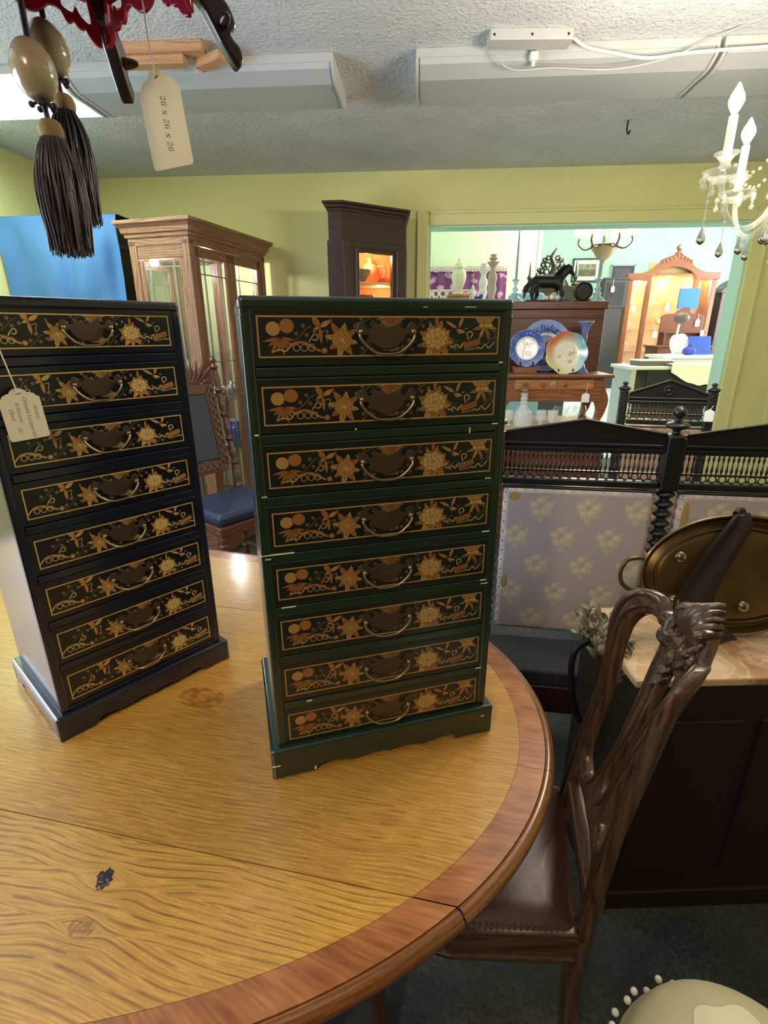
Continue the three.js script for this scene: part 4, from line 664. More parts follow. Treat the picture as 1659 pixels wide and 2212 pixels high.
// ---------- sideboard in the opening with china and glass ----------
{
  const t = thing('sideboard', 'brown wooden sideboard with cabriole legs and a tall plain back', 'sideboard', [0.86, 0, -3.62]);
  const f = 0.17;          // front plane of the upper part in local z
  mesh('base_cabinet', [muv(bx(0.84, 0.80, 0.46, -0.08, 0.40, 0.0, 0.006))], M.brown, t);
  mesh('base_top', muv(bx(0.9, 0.025, 0.56, -0.08, 0.8125, 0.03, 0.006)), M.paleOakTop = W([208, 172, 122], [150, 112, 70], 71, 0.35), t);
  mesh('top_slab', muv(bx(0.72, 0.022, 0.42, 0.005, 1.139, -0.005, 0.008)), M.side, t);
  mesh('apron', [muv(bx(0.62, 0.15, 0.02, 0.0, 1.052, f - 0.01, 0.004))], M.side, t);
  mesh('drawer_front', [muv(bx(0.5, 0.062, 0.012, 0.0, 1.085, f + 0.004, 0.005))], M.satin, t);
  mesh('carved_boss', [sp(0.03, 0.0, 1.082, f + 0.006, [1, 1.25, 0.5], 14)], M.satin, t);
  for (const s of [-1, 1]) mesh('drawer_knob', sp(0.012, s * 0.07, 1.085, f + 0.018), M.side, t);
  const leg = (sx, z) => { const s = spoly([[0, 0.19], [sx * 0.07, 0.19], [sx * 0.085, 0.13], [sx * 0.11, 0.06], [sx * 0.095, -0.02], [sx * 0.075, -0.07], [sx * 0.082, -0.1], [sx * 0.03, -0.1], [sx * 0.035, -0.06], [sx * 0.042, 0.0], [sx * 0.022, 0.05], [0, 0.07]], 50); return muv(xf(ext(s, 0.045, 0.008, 3), [sx * 0.25, 0.925, z])); };
  for (const sx of [-1, 1]) { mesh('leg', leg(sx, f - 0.03), M.side, t); mesh('leg', leg(sx, -0.17), M.side, t); }
  const bp = sub('back', t);
  mesh('back_panel', muv(bx(0.64, 0.4, 0.16, 0.05, 1.35, -0.235, 0.006)), M.brown, bp); mesh('back_cornice', muv(bx(0.67, 0.05, 0.19, 0.05, 1.575, -0.235, 0.006)), M.brown, bp); mesh('back_bead', bx(0.63, 0.01, 0.01, 0.05, 1.50, -0.152, 0.003), M.brown, bp);
  const k = thing('price_tag', 'small white price tag hanging on the sideboard apron', 'price tag', [0.86 + 0.205, 0.975, -3.62 + f + 0.012]); mesh('card', ext(tagShape(0.05, 0.06), 0.001), M.whiteTag, k); mesh('string', bar([0, 0.055, 0], [0.01, 0.135, -0.004], 0.0015), M.string, k);
  // plates
  const china = (bg, draw) => canvasTex(256, 256, (c) => { c.fillStyle = bg; c.fillRect(0, 0, 256, 256); draw(c); });
  const willow = china('#4a66b0', (c) => { for (let i = 0; i < 240; i++) { c.fillStyle = ['#7f99d2', '#33498e', '#a8bce4', '#22326e'][i % 4]; c.beginPath(); c.ellipse(hash(i, 1, 2) * 256, hash(i, 2, 2) * 256, 5, 3, i, 0, 7); c.fill(); } c.fillStyle = '#e4e8ee'; c.beginPath(); c.arc(128, 128, 80, 0, 7); c.fill(); c.strokeStyle = '#5a6f9a'; c.lineWidth = 5; c.beginPath(); c.moveTo(104, 190); c.quadraticCurveTo(96, 130, 132, 92); c.stroke(); for (let i = 0; i < 26; i++) { c.fillStyle = '#54648c'; c.beginPath(); c.ellipse(96 + hash(i, 7, 1) * 80, 70 + hash(i, 8, 1) * 50, 6, 3, i, 0, 7); c.fill(); } c.fillStyle = '#c9c4d0'; c.beginPath(); c.ellipse(146, 168, 34, 18, 0.4, 0, 7); c.fill(); });
  const big = china('#6f86c4', (c) => { c.strokeStyle = '#8fa3d6'; c.lineWidth = 26; c.beginPath(); c.arc(128, 128, 112, 0, 7); c.stroke(); for (let i = 0; i < 300; i++) { const a = hash(i, 4, 4) * 7, r = 62 + hash(i, 5, 4) * 38; c.fillStyle = ['#3f5596', '#93a8dc', '#2e4380'][i % 3]; c.beginPath(); c.ellipse(128 + Math.cos(a) * r, 128 + Math.sin(a) * r, 7, 3, a, 0, 7); c.fill(); } c.strokeStyle = '#d8dce6'; c.lineWidth = 7; c.beginPath(); c.arc(128, 128, 58, 0, 7); c.stroke(); c.fillStyle = '#5c6680'; c.beginPath(); c.arc(128, 128, 54, 0, 7); c.fill(); for (let i = 0; i < 60; i++) { c.fillStyle = i % 2 ? '#8b93a4' : '#424c68'; c.fillRect(86 + hash(i, 1, 9) * 84, 86 + hash(i, 2, 9) * 84, 8, 3); } });
  const floral = china('#e0dcc4', (c) => { for (let y = 0; y < 256; y += 2) for (let x = 0; x < 256; x += 2) { const dx = (x - 128) / 128, dy = (y - 128) / 128, r = Math.hypot(dx, dy), a = Math.atan2(dy, dx); const w = Math.max(0, Math.min(1, (r - 0.55) * 3)); const blue = Math.max(0, Math.cos(a + 0.2)) * w, red = Math.max(0, Math.cos(a + 2.4)) * w, yel = Math.max(0, Math.cos(a - 2.2)) * w; let q = [224, 220, 200]; q = mix(q, [104, 178, 196], Math.min(1, blue * 1.3)); q = mix(q, [196, 104, 66], Math.min(1, red * 1.2)); q = mix(q, [208, 204, 140], Math.min(1, yel)); c.fillStyle = `rgb(${q.map((v) => v | 0)})`; c.fillRect(x, y, 2, 2); } for (let i = 0; i < 12; i++) { const x = 80 + hash(i, 3, 5) * 90, y = 110 + hash(i, 4, 5) * 80; for (let p = 0; p < 5; p++) { c.fillStyle = i % 2 ? '#f0ecd8' : '#cfc8a0'; c.beginPath(); c.ellipse(x + Math.cos(p * 1.257) * 9, y + Math.sin(p * 1.257) * 9, 8, 6, p, 0, 7); c.fill(); } c.fillStyle = '#8f9460'; c.beginPath(); c.arc(x, y, 4, 0, 7); c.fill(); } });
  function plate(name, label, pos, r, tex, lobes, amp, lean, rz = 0) {
    const o = thing(name, label, 'plate', pos), n = 64, P = [], U = [], I = [], rings = [[0, 0], [0.5, 0], [0.62, 0.004], [0.7, 0.02], [0.96, 0.045], [1, 0.05], [1, 0.036], [0.66, -0.01], [0, -0.012]];
    rings.forEach(([q, z]) => { for (let i = 0; i <= n; i++) { const a = i / n * 6.2832 + rz, rad = r * q * (1 + amp * Math.abs(Math.cos(lobes * a / 2)) * (q > 0.9 ? 1 : 0.3)); P.push(Math.cos(a) * rad, Math.sin(a) * rad, z * r * 2); U.push(0.5 + Math.cos(a) * q * 0.49, 0.5 + Math.sin(a) * q * 0.49); } });
    for (let k2 = 0; k2 < rings.length - 1; k2++) for (let i = 0; i < n; i++) { const b = k2 * (n + 1) + i, e = b + n + 1; I.push(b, e, b + 1, b + 1, e, e + 1); }
    const g = new THREE.BufferGeometry(); g.setAttribute('position', new THREE.Float32BufferAttribute(P, 3)); g.setAttribute('uv', new THREE.Float32BufferAttribute(U, 2)); g.setIndex(I); g.computeVertexNormals();
    mesh('dish', xf(g, [0, r * Math.cos(lean), 0], [-lean, 0, 0]), new THREE.MeshPhysicalMaterial({ map: tex, roughness: 0.16, clearcoat: 0.6, side: THREE.DoubleSide }), o);
    mesh('plate_stand', [bar([-r * 0.35, 0.004, 0.03], [-r * 0.3, 0.004, -0.07], 0.005), bar([r * 0.35, 0.004, 0.03], [r * 0.3, 0.004, -0.07], 0.005), bar([-r * 0.3, 0.004, -0.07], [0, r * 1.1, -0.05], 0.005), bar([r * 0.3, 0.004, -0.07], [0, r * 1.1, -0.05], 0.005), bar([-r * 0.35, 0.004, 0.03], [-r * 0.35, 0.03, 0.035], 0.004), bar([r * 0.35, 0.004, 0.03], [r * 0.35, 0.03, 0.035], 0.004)], M.black, o);
  }
  plate('blue_plate', 'large round blue and white charger at the back of the sideboard', [0.835, 1.151, -3.685], 0.168, big, 16, 0.0, 0.18);
  const pd = thing('plate_riser', 'small brown wooden box raising the blue plate', 'box', [0.69, 1.1505, -3.575]); mesh('box', muv(bx(0.14, 0.035, 0.1, 0, 0.0175, 0, 0.004)), M.side, pd); mesh('lid', muv(bx(0.15, 0.006, 0.11, 0, 0.038, 0, 0.002)), M.side, pd);
  plate('blue_plate', 'blue bordered plate with a white flower centre, left on the sideboard', [0.69, 1.1925, -3.555], 0.115, willow, 12, 0.03, 0.16);
  plate('floral_plate', 'scalloped cream plate shaded orange and turquoise, in front on the sideboard', [0.935, 1.151, -3.52], 0.128, floral, 7, 0.07, 0.2, 0.3);
  const v = thing('trumpet_vase', 'lavender glass trumpet vase right of the floral plate', 'vase', [1.06, 1.1505, -3.6]);
  mesh('foot', slathe([[0.052, 0], [0.05, 0.006], [0.03, 0.03], [0.018, 0.06]], 24), std(0x8a90d8, 0.08, { transmission: 0.35, thickness: 0 }), v); mesh('stem', slathe([[0.018, 0.06], [0.014, 0.12], [0.018, 0.2], [0.024, 0.27], [0.05, 0.315], [0.044, 0.316], [0.02, 0.27]], 24), std(0x8898dc, 0.08, { transmission: 0.35, thickness: 0 }), v); mesh('rim', xf(new THREE.TorusGeometry(0.047, 0.004, 8, 28), [0, 0.316, 0], [Math.PI / 2, 0, 0]), M.frostGlass, v);
  // decanter and stemware on the lower top
  const d = thing('decanter', 'clear glass decanter with a ball stopper on the sideboard', 'decanter', [0.672, 0.826, -3.415]);
  mesh('bottle', slathe([[0.057, 0], [0.058, 0.01], [0.056, 0.07], [0.05, 0.095], [0.026, 0.125], [0.021, 0.14], [0.026, 0.15], [0.02, 0.16], [0.024, 0.172], [0.019, 0.185], [0.024, 0.208], [0.018, 0.208]], 28), M.frostGlass, d);
  mesh('stopper', [sp(0.026, 0, 0.244, 0, [1, 1, 1], 20), cy(0.012, 0.012, 0.02, 0, 0.213, 0)], M.crystal, d);
  const G = [[0.575, 0, 'cut'], [0.79, 0, 'cut'], [0.862, 0.005, 'cut'], [0.925, -0.07, 'round'], [1.0, -0.03, 'round'], [1.065, -0.10, 'round']];
  G.forEach(([x, z, kind], i) => {
    const o = thing('wine_glass', ['upturned cut glass beside the decanter at the chest edge', 'upturned cut glass just right of the decanter', 'upturned cut glass, second right of the decanter', 'round clear goblet behind the second cut glass', 'round clear goblet, second from the right leg', 'round clear goblet nearest the sideboard leg'][i], 'glass', [x, 0.826, -3.42 + z], 0, 'glasses on the sideboard');
    if (kind === 'cut') { mesh('bowl', lathe([[0.0, 0.012], [0.014, 0.018], [0.034, 0.045], [0.034, 0.1], [0.03, 0.1]], 8), M.frostGlass, o); mesh('foot', lathe([[0.0, 0.0], [0.024, 0.0], [0.022, 0.004], [0.006, 0.014], [0, 0.014]], 16), M.frostGlass, o); }
    else { mesh('bowl', slathe([[0.012, 0.03], [0.036, 0.05], [0.042, 0.085], [0.034, 0.115], [0.033, 0.115], [0.039, 0.085], [0.03, 0.055]], 20), M.glass, o); mesh('stem', slathe([[0.03, 0], [0.026, 0.003], [0.006, 0.01], [0.006, 0.03], [0.012, 0.034]], 16), M.glass, o); }
  });
  // on top of the back: horse, wheel clock, crystal candlesticks
  const top = 1.601;
  const h = thing('horse_statue', 'black bronze horse statue on top of the sideboard back', 'statue', [0.865, top, -3.855], -0.1);
  const S = 1; const caps = [[[-0.085, 0.128, 0], [0.05, 0.122, 0], 0.04, 0.04], [[0.055, 0.13, 0], [0.095, 0.185, 0], 0.036, 0.022], [[0.095, 0.185, 0], [0.118, 0.205, 0], 0.022, 0.018], [[0.118, 0.205, 0], [0.15, 0.165, 0], 0.018, 0.010], [[0.108, 0.215, 0.008], [0.108, 0.232, 0.009], 0.006, 0.003], [[0.108, 0.215, -0.008], [0.108, 0.232, -0.009], 0.006, 0.003],
    [[0.065, 0.1, 0.022], [0.085, 0.05, 0.024], 0.018, 0.011], [[0.085, 0.05, 0.024], [0.07, 0.004, 0.024], 0.011, 0.012], [[0.055, 0.1, -0.022], [0.05, 0.05, -0.024], 0.018, 0.011], [[0.05, 0.05, -0.024], [0.045, 0.004, -0.024], 0.011, 0.012],
    [[-0.095, 0.1, 0.024], [-0.115, 0.055, 0.026], 0.026, 0.013], [[-0.115, 0.055, 0.026], [-0.105, 0.004, 0.026], 0.012, 0.012], [[-0.085, 0.1, -0.024], [-0.075, 0.055, -0.026], 0.026, 0.013], [[-0.075, 0.055, -0.026], [-0.085, 0.004, -0.026], 0.012, 0.012], [[-0.125, 0.13, 0], [-0.155, 0.09, 0], 0.012, 0.014], [[-0.155, 0.09, 0], [-0.165, 0.03, 0], 0.014, 0.006]];
  mesh('horse', blob(caps, [-0.2, -0.02, -0.2], [0.2, 0.25, 0.2], 60, 0.016), M.black, h);
  mesh('mane', [taperTube([[0.03, 0.165, 0], [0.06, 0.195, 0], [0.09, 0.22, 0], [0.112, 0.222, 0]], [0.008, 0.014, 0.012, 0.004], 14, 7)], M.black, h); mesh('statue_base', bx(0.29, 0.012, 0.1, -0.01, 0.0, 0, 0.004).translate(0, 0.006, 0), M.black, h);
  const cl = thing('round_mantel_clock', 'round dark mantel clock right of the horse statue', 'clock', [1.085, top, -3.84]);
  mesh('case', [xf(new THREE.CylinderGeometry(0.058, 0.058, 0.05, 28), [0, 0.062, 0], [Math.PI / 2, 0, 0])], M.black, cl); mesh('bezel', xf(new THREE.TorusGeometry(0.054, 0.007, 8, 32), [0, 0.062, 0.026]), M.darkMetal, cl); mesh('foot_block', bx(0.1, 0.014, 0.05, 0, 0.007, 0, 0.003), M.black, cl);
  const gl = thing('glass_nugget_dish', 'small dish of clear and amber glass pieces under the horse', 'dish', [0.87, top, -3.775]); mesh('dish', slathe([[0.03, 0], [0.06, 0.012], [0.064, 0.016], [0.03, 0.006]], 20), M.glass, gl);
  for (const [x, y, z, c, r] of [[-0.03, 0.02, 0, 0xd8b068, 0.022], [0.0, 0.024, 0.01, 0xf0f0ea, 0.024], [0.035, 0.02, 0, 0xeef4f4, 0.022], [0.015, 0.04, 0, 0xe8d8b8, 0.018]]) mesh('glass_piece', xf(new THREE.DodecahedronGeometry(r, 0), [x, y, z]), std(c, 0.1, { transmission: 0.5, thickness: 0 }), gl);
  for (const [x, l, hh] of [[0.64, 'pale blue crystal candlestick with a tall spike at the chest edge', 0.44], [1.19, 'pale blue crystal candlestick right of the mantel clock', 0.4]]) {
    const o = thing('crystal_candlestick', l, 'candlestick', [x, top, -3.87]); const m = std(0xd4ecf2, 0.05, { transmission: 0.5, thickness: 0 });
    mesh('base', slathe([[0.055, 0], [0.056, 0.006], [0.036, 0.026], [0.022, 0.04], [0.03, 0.052], [0.014, 0.066], [0.022, 0.082], [0.01, 0.1], [0.018, 0.13], [0.03, 0.14], [0.012, 0.15]], 18), m, o); mesh('spike', taperTube([[0, 0.14, 0], [0, hh * 0.6, 0], [0, hh, 0]], [0.009, 0.007, 0.004], 8, 8), std(0x8ea8a4, 0.3), o);
  }
  const fig = thing('white_figurine', 'small white porcelain figurine beside the right candlestick', 'figurine', [1.13, top, -3.93]); mesh('figure', slathe([[0.02, 0], [0.022, 0.02], [0.013, 0.05], [0.016, 0.065], [0.008, 0.076], [0.013, 0.09], [0.002, 0.104]], 14), M.white, fig); mesh('plinth', cy(0.024, 0.022, 0.006, 0, 0.003, 0), M.offWhite, fig);
}

// ---------- ebonised settee and its matching chair ----------
const fabricTex = canvasTex(1024, 1024, (c) => {
  c.fillStyle = '#c0b1ac'; c.fillRect(0, 0, 1024, 1024);
  for (let i = 0; i < 5000; i++) { c.fillStyle = `rgba(${hash(i, 1, 1) > 0.5 ? '255,250,245' : '90,80,90'},0.05)`; c.fillRect(hash(i, 2, 1) * 1024, hash(i, 3, 1) * 1024, 2, 8); }
  const rows = 6, cols = 4;
  for (let r = 0; r < rows; r++) for (let q = -1; q < cols + 1; q++) {
    const x = (q + 0.5 + (r % 2) * 0.5) * 1024 / cols, y = (r + 0.5) * 1024 / rows;
    c.save(); c.translate(x, y); c.scale(1.3, 1.2); c.translate(-x, -y); const P = [[-34, -14, 24, 20], [-6, -40, 20, 18], [28, -12, 24, 22], [-22, 18, 20, 20], [10, 14, 26, 22], [-4, 48, 14, 20], [34, 22, 12, 10], [-46, -30, 9, 8], [44, -34, 9, 8], [14, -56, 8, 9]];
    for (const [a, b, w, h] of P) { c.fillStyle = '#d6c2a2'; c.beginPath(); c.ellipse(x + a, y + b, w, h, a * 0.05, 0, 7); c.fill(); }
    for (const [a, b, w, h] of P.slice(0, 5)) { c.fillStyle = '#e2d2b6'; c.beginPath(); c.ellipse(x + a - 3, y + b - 3, w * 0.6, h * 0.55, 0, 0, 7); c.fill(); }
    c.fillStyle = '#cab796'; for (let k = 0; k < 12; k++) { c.beginPath(); c.ellipse(x + (hash(k, r, q + 5) - 0.5) * 110, y + (hash(k, q + 9, r) - 0.5) * 120, 6, 3, k, 0, 7); c.fill(); } c.restore();
  }
});
const fabricStained = fabricTex;
M.damask = new THREE.MeshPhysicalMaterial({ map: fabricTex, roughness: 0.75, sheen: 0.3, bumpMap: specks, bumpScale: 0.0005 });
function baluster(h, r) { return slathe([[r * 0.8, 0], [r * 0.5, h * 0.08], [r * 1.0, h * 0.22], [r * 0.75, h * 0.36], [r * 0.42, h * 0.5], [r * 0.4, h * 0.62], [r * 0.95, h * 0.8], [r * 0.5, h * 0.9], [r * 0.8, h]], 8, 22); }
const balCache = {};
// one bay of the gabled back: centre cx, half width, y levels
function gableBay(parent, cx, hw, o, mat, nBal) {
  const bay = sub('back_bay', parent, [cx, 0, 0]);
  const { apex, eave, rail, balB, rail2 } = o;
  mesh('gable', ext(poly([[-hw, rail], [hw, rail], [hw, eave], [0, apex], [-hw, eave]]), 0.022, 0.003), mat, bay);
  mesh('gable_moulding', [bar([-hw, eave + 0.002, 0.012], [0, apex + 0.002, 0.012], 0.005), bar([0, apex + 0.002, 0.012], [hw, eave + 0.002, 0.012], 0.005), bx(2 * hw, 0.008, 0.03, 0, rail + 0.012, 0.004, 0.003)], mat, bay);
  mesh('upper_rail', bx(2 * hw, 0.016, 0.034, 0, rail - 0.006, 0, 0.004), mat, bay);
  mesh('lower_rail', [bx(2 * hw, 0.022, 0.034, 0, rail2 - 0.011, 0, 0.005)], mat, bay);
  mesh('lower_bead', bx(2 * hw, 0.006, 0.04, 0, rail2 - 0.03, 0.004, 0.002), mat, bay);
  const yT = rail - 0.014, st = hw * 2 / nBal, key = `${yT - balB}`, arcY = balB, ah = balB - rail2;
  const bg = balCache[key] || (balCache[key] = baluster(yT - balB, Math.min(0.0042, st * 0.3)));
  for (let i = 0; i < nBal; i++) mesh('spindle', bg, mat, bay).position.set(-hw + st * (i + 0.5), balB, 0);
  mesh('spindle_rail', bx(2 * hw, 0.005, 0.012, 0, arcY, 0, 0.001), mat, bay);
  const rg = new THREE.TorusGeometry(Math.min(ah * 0.42, st * 0.9), 0.0022, 6, 14), np = Math.round(nBal / 2);
  for (let i = 0; i < np; i++) mesh('lattice_ring', rg, mat, bay).position.set(-hw + 2 * hw * (i + 0.5) / np, rail2 + ah * 0.5, 0);
  for (let i = 0; i <= np; i++) mesh('lattice_drop', sp(0.0032, 0, 0, 0, [1, 1.4, 1], 8), mat, bay).position.set(-hw + 2 * hw * i / np, rail2 + ah * 0.25, 0);
  return bay;
}
{
  const ry = -5 * D2R;
  const t = thing('settee', 'ebonised settee with gabled spindle back and pale floral damask panels', 'settee', [0.52, 0, -1.61], ry);
  const lev = { apex: 1.148, eave: 1.108, rail: 1.064, balB: 0.987, rail2: 0.962 };
  const bays = [-0.012, 0.518], hw = 0.236;
  for (const cx of bays) {
    gableBay(t, cx, hw, lev, M.ebony, 34);
    const g = bx(2 * hw - 0.01, 0.52, 0.05, 0, 0, 0, 0.02), q = clean(g), p = q.attributes.position; for (let i = 0; i < p.count; i++) q.attributes.uv.setXY(i, (p.getX(i) + hw) / 0.585 + 0.03, (p.getY(i) + 0.26) / 0.6);
    const gg = mesh('upholstered_panel', q, M.damask, t); gg.position.set(cx, 0.675, 0.005);
    for (const [sx, sy, rx, ry2] of cx < 0.2 ? [[-0.208, 0.60, 0.012, 0.026], [-0.195, 0.905, 0.02, 0.014]] : [[-0.208, 0.85, 0.012, 0.06]]) mesh('mustard_stain', sp(1, cx + sx, sy, 0.0298, [rx, ry2, 0.0008], 14), M.stain || (M.stain = std(0xb8985a, 0.85)), t);
    const nails = []; for (let i = 0; i < 16; i++) { nails.push(sp(0.0024, cx - hw + 0.015 + i * 0.0295, 0.925, 0.026, [1, 1, 0.6], 6), sp(0.0024, cx - hw + 0.015 + i * 0.0295, 0.424, 0.026, [1, 1, 0.6], 6)); } for (let i = 0; i < 15; i++) nails.push(sp(0.0024, cx + hw - 0.012, 0.44 + i * 0.034, 0.026, [1, 1, 0.6], 6), sp(0.0024, cx - hw + 0.012, 0.44 + i * 0.034, 0.026, [1, 1, 0.6], 6));
    mesh('nailheads', nails, M.brassDark, t).userData.kind = 'stuff';
  }
  for (const s of [-0.277, 0.253, 0.783]) {
    const p = sub('post', t, [s, 0, 0]);
    mesh('square_block', bx(0.052, 0.165, 0.052, 0, 1.02, 0, 0.004), M.ebony, p);
    const tw = []; for (let y = 0.42; y < 0.935; y += 0.0325) tw.push([0.014, y], [0.027, y + 0.012], [0.027, y + 0.02]); tw.push([0.014, 0.938]); mesh('turned_shaft', slathe(tw, 16, 150), M.ebony, p);
    mesh('finial', slathe([[0.03, 1.10], [0.03, 1.108], [0.014, 1.113], [0.012, 1.122], [0.031, 1.132], [0.031, 1.142], [0.012, 1.15], [0.008, 1.158], [0.0175, 1.17], [0.0175, 1.182], [0.008, 1.192], [0.001, 1.193]], 20, 60), M.ebony, p);
    mesh('leg', bx(0.05, 0.42, 0.05, 0, 0.21, 0, 0.004), M.ebony, p);
  }
  mesh('seat', bx(1.1, 0.06, 0.2, 0.253, 0.36, 0.125, 0.012), std(new THREE.Color(0.028, 0.03, 0.033), 0.8), t);
  mesh('seat_rail', muv(bx(1.1, 0.1, 0.03, 0.253, 0.285, 0.215, 0.006)), M.darkBrown, t);
  for (const s of [-0.27, 0.78]) mesh('front_leg', xf(slathe([[0.03, 0.33], [0.026, 0.2], [0.016, 0.1], [0.026, 0.06], [0.02, 0]], 14), [s, 0, 0.205]), M.ebony, t);
}
{
  const t = thing('spindle_back_chair', 'matching ebonised gabled chair with spindle back before the opening', 'chair', [1.03, 0, -2.25], -12 * D2R);
  const lev = { apex: 1.212, eave: 1.158, rail: 1.128, balB: 1.075, rail2: 1.052 };
  gableBay(t, 0, 0.147, lev, M.blackFrame, 20);
  mesh('gable_rosette', [xf(new THREE.TorusGeometry(0.017, 0.003, 6, 24), [0, 1.172, 0.013]), sp(0.008, 0, 1.172, 0.012, [1, 1, 0.5], 10)], M.blackFrame, t);
  for (const s of [-1, 1]) { const p = sub('post', t, [s * 0.167, 0, 0]); mesh('shaft', bx(0.032, 1.17, 0.036, 0, 0.585, 0, 0.004), M.blackFrame, p); mesh('cap', slathe([[0.014, 1.165], [0.024, 1.175], [0.024, 1.18], [0.008, 1.19], [0.012, 1.2], [0.001, 1.206]], 14), M.blackFrame, p); const hx = []; for (let i = 0; i < 5; i++) hx.push(xf(new THREE.TorusGeometry(0.008, 0.0025, 5, 12), [0, 1.05 + i * 0.024, 0.018])); mesh('post_carving', hx, M.blackFrame, p); }
  const q = clean(bx(0.3, 0.46, 0.04, 0, 0, 0, 0.016)), pp = q.attributes.position; for (let i = 0; i < pp.count; i++) q.attributes.uv.setXY(i, (pp.getX(i) + 0.2) / 0.5, (pp.getY(i) + 0.3) / 0.6);
  const tp = dataTex(128, 128, (u, v) => { const a = fbm(u * 8, v * 8, 33, 3, 8, 8); return a > 0.5 ? [176, 140, 108] : a > 0.42 ? [128, 100, 80] : [150, 124, 100]; });
  mesh('upholstered_panel', q, new THREE.MeshPhysicalMaterial({ map: tp, roughness: 0.9 }), t).position.set(0, 0.795, 0.005);
  mesh('seat', bx(0.4, 0.09, 0.38, 0, 0.43, 0.19, 0.02), std(0x7a6450, 0.9), t);
  for (const s of [-1, 1]) mesh('front_leg', bx(0.035, 0.39, 0.035, s * 0.165, 0.195, 0.36, 0.004), M.blackFrame, t);
  const k = thing('price_tag', 'white price tag tied to the right post of the spindle back chair', 'price tag', [1.03 + 0.145, 1.055, -2.25 + 0.07], -12 * D2R); mesh('card', ext(tagShape(0.036, 0.05), 0.001), M.whiteTag, k); mesh('string', bar([0, 0.045, 0], [0.012, 0.062, -0.012], 0.001), M.string, k);
}

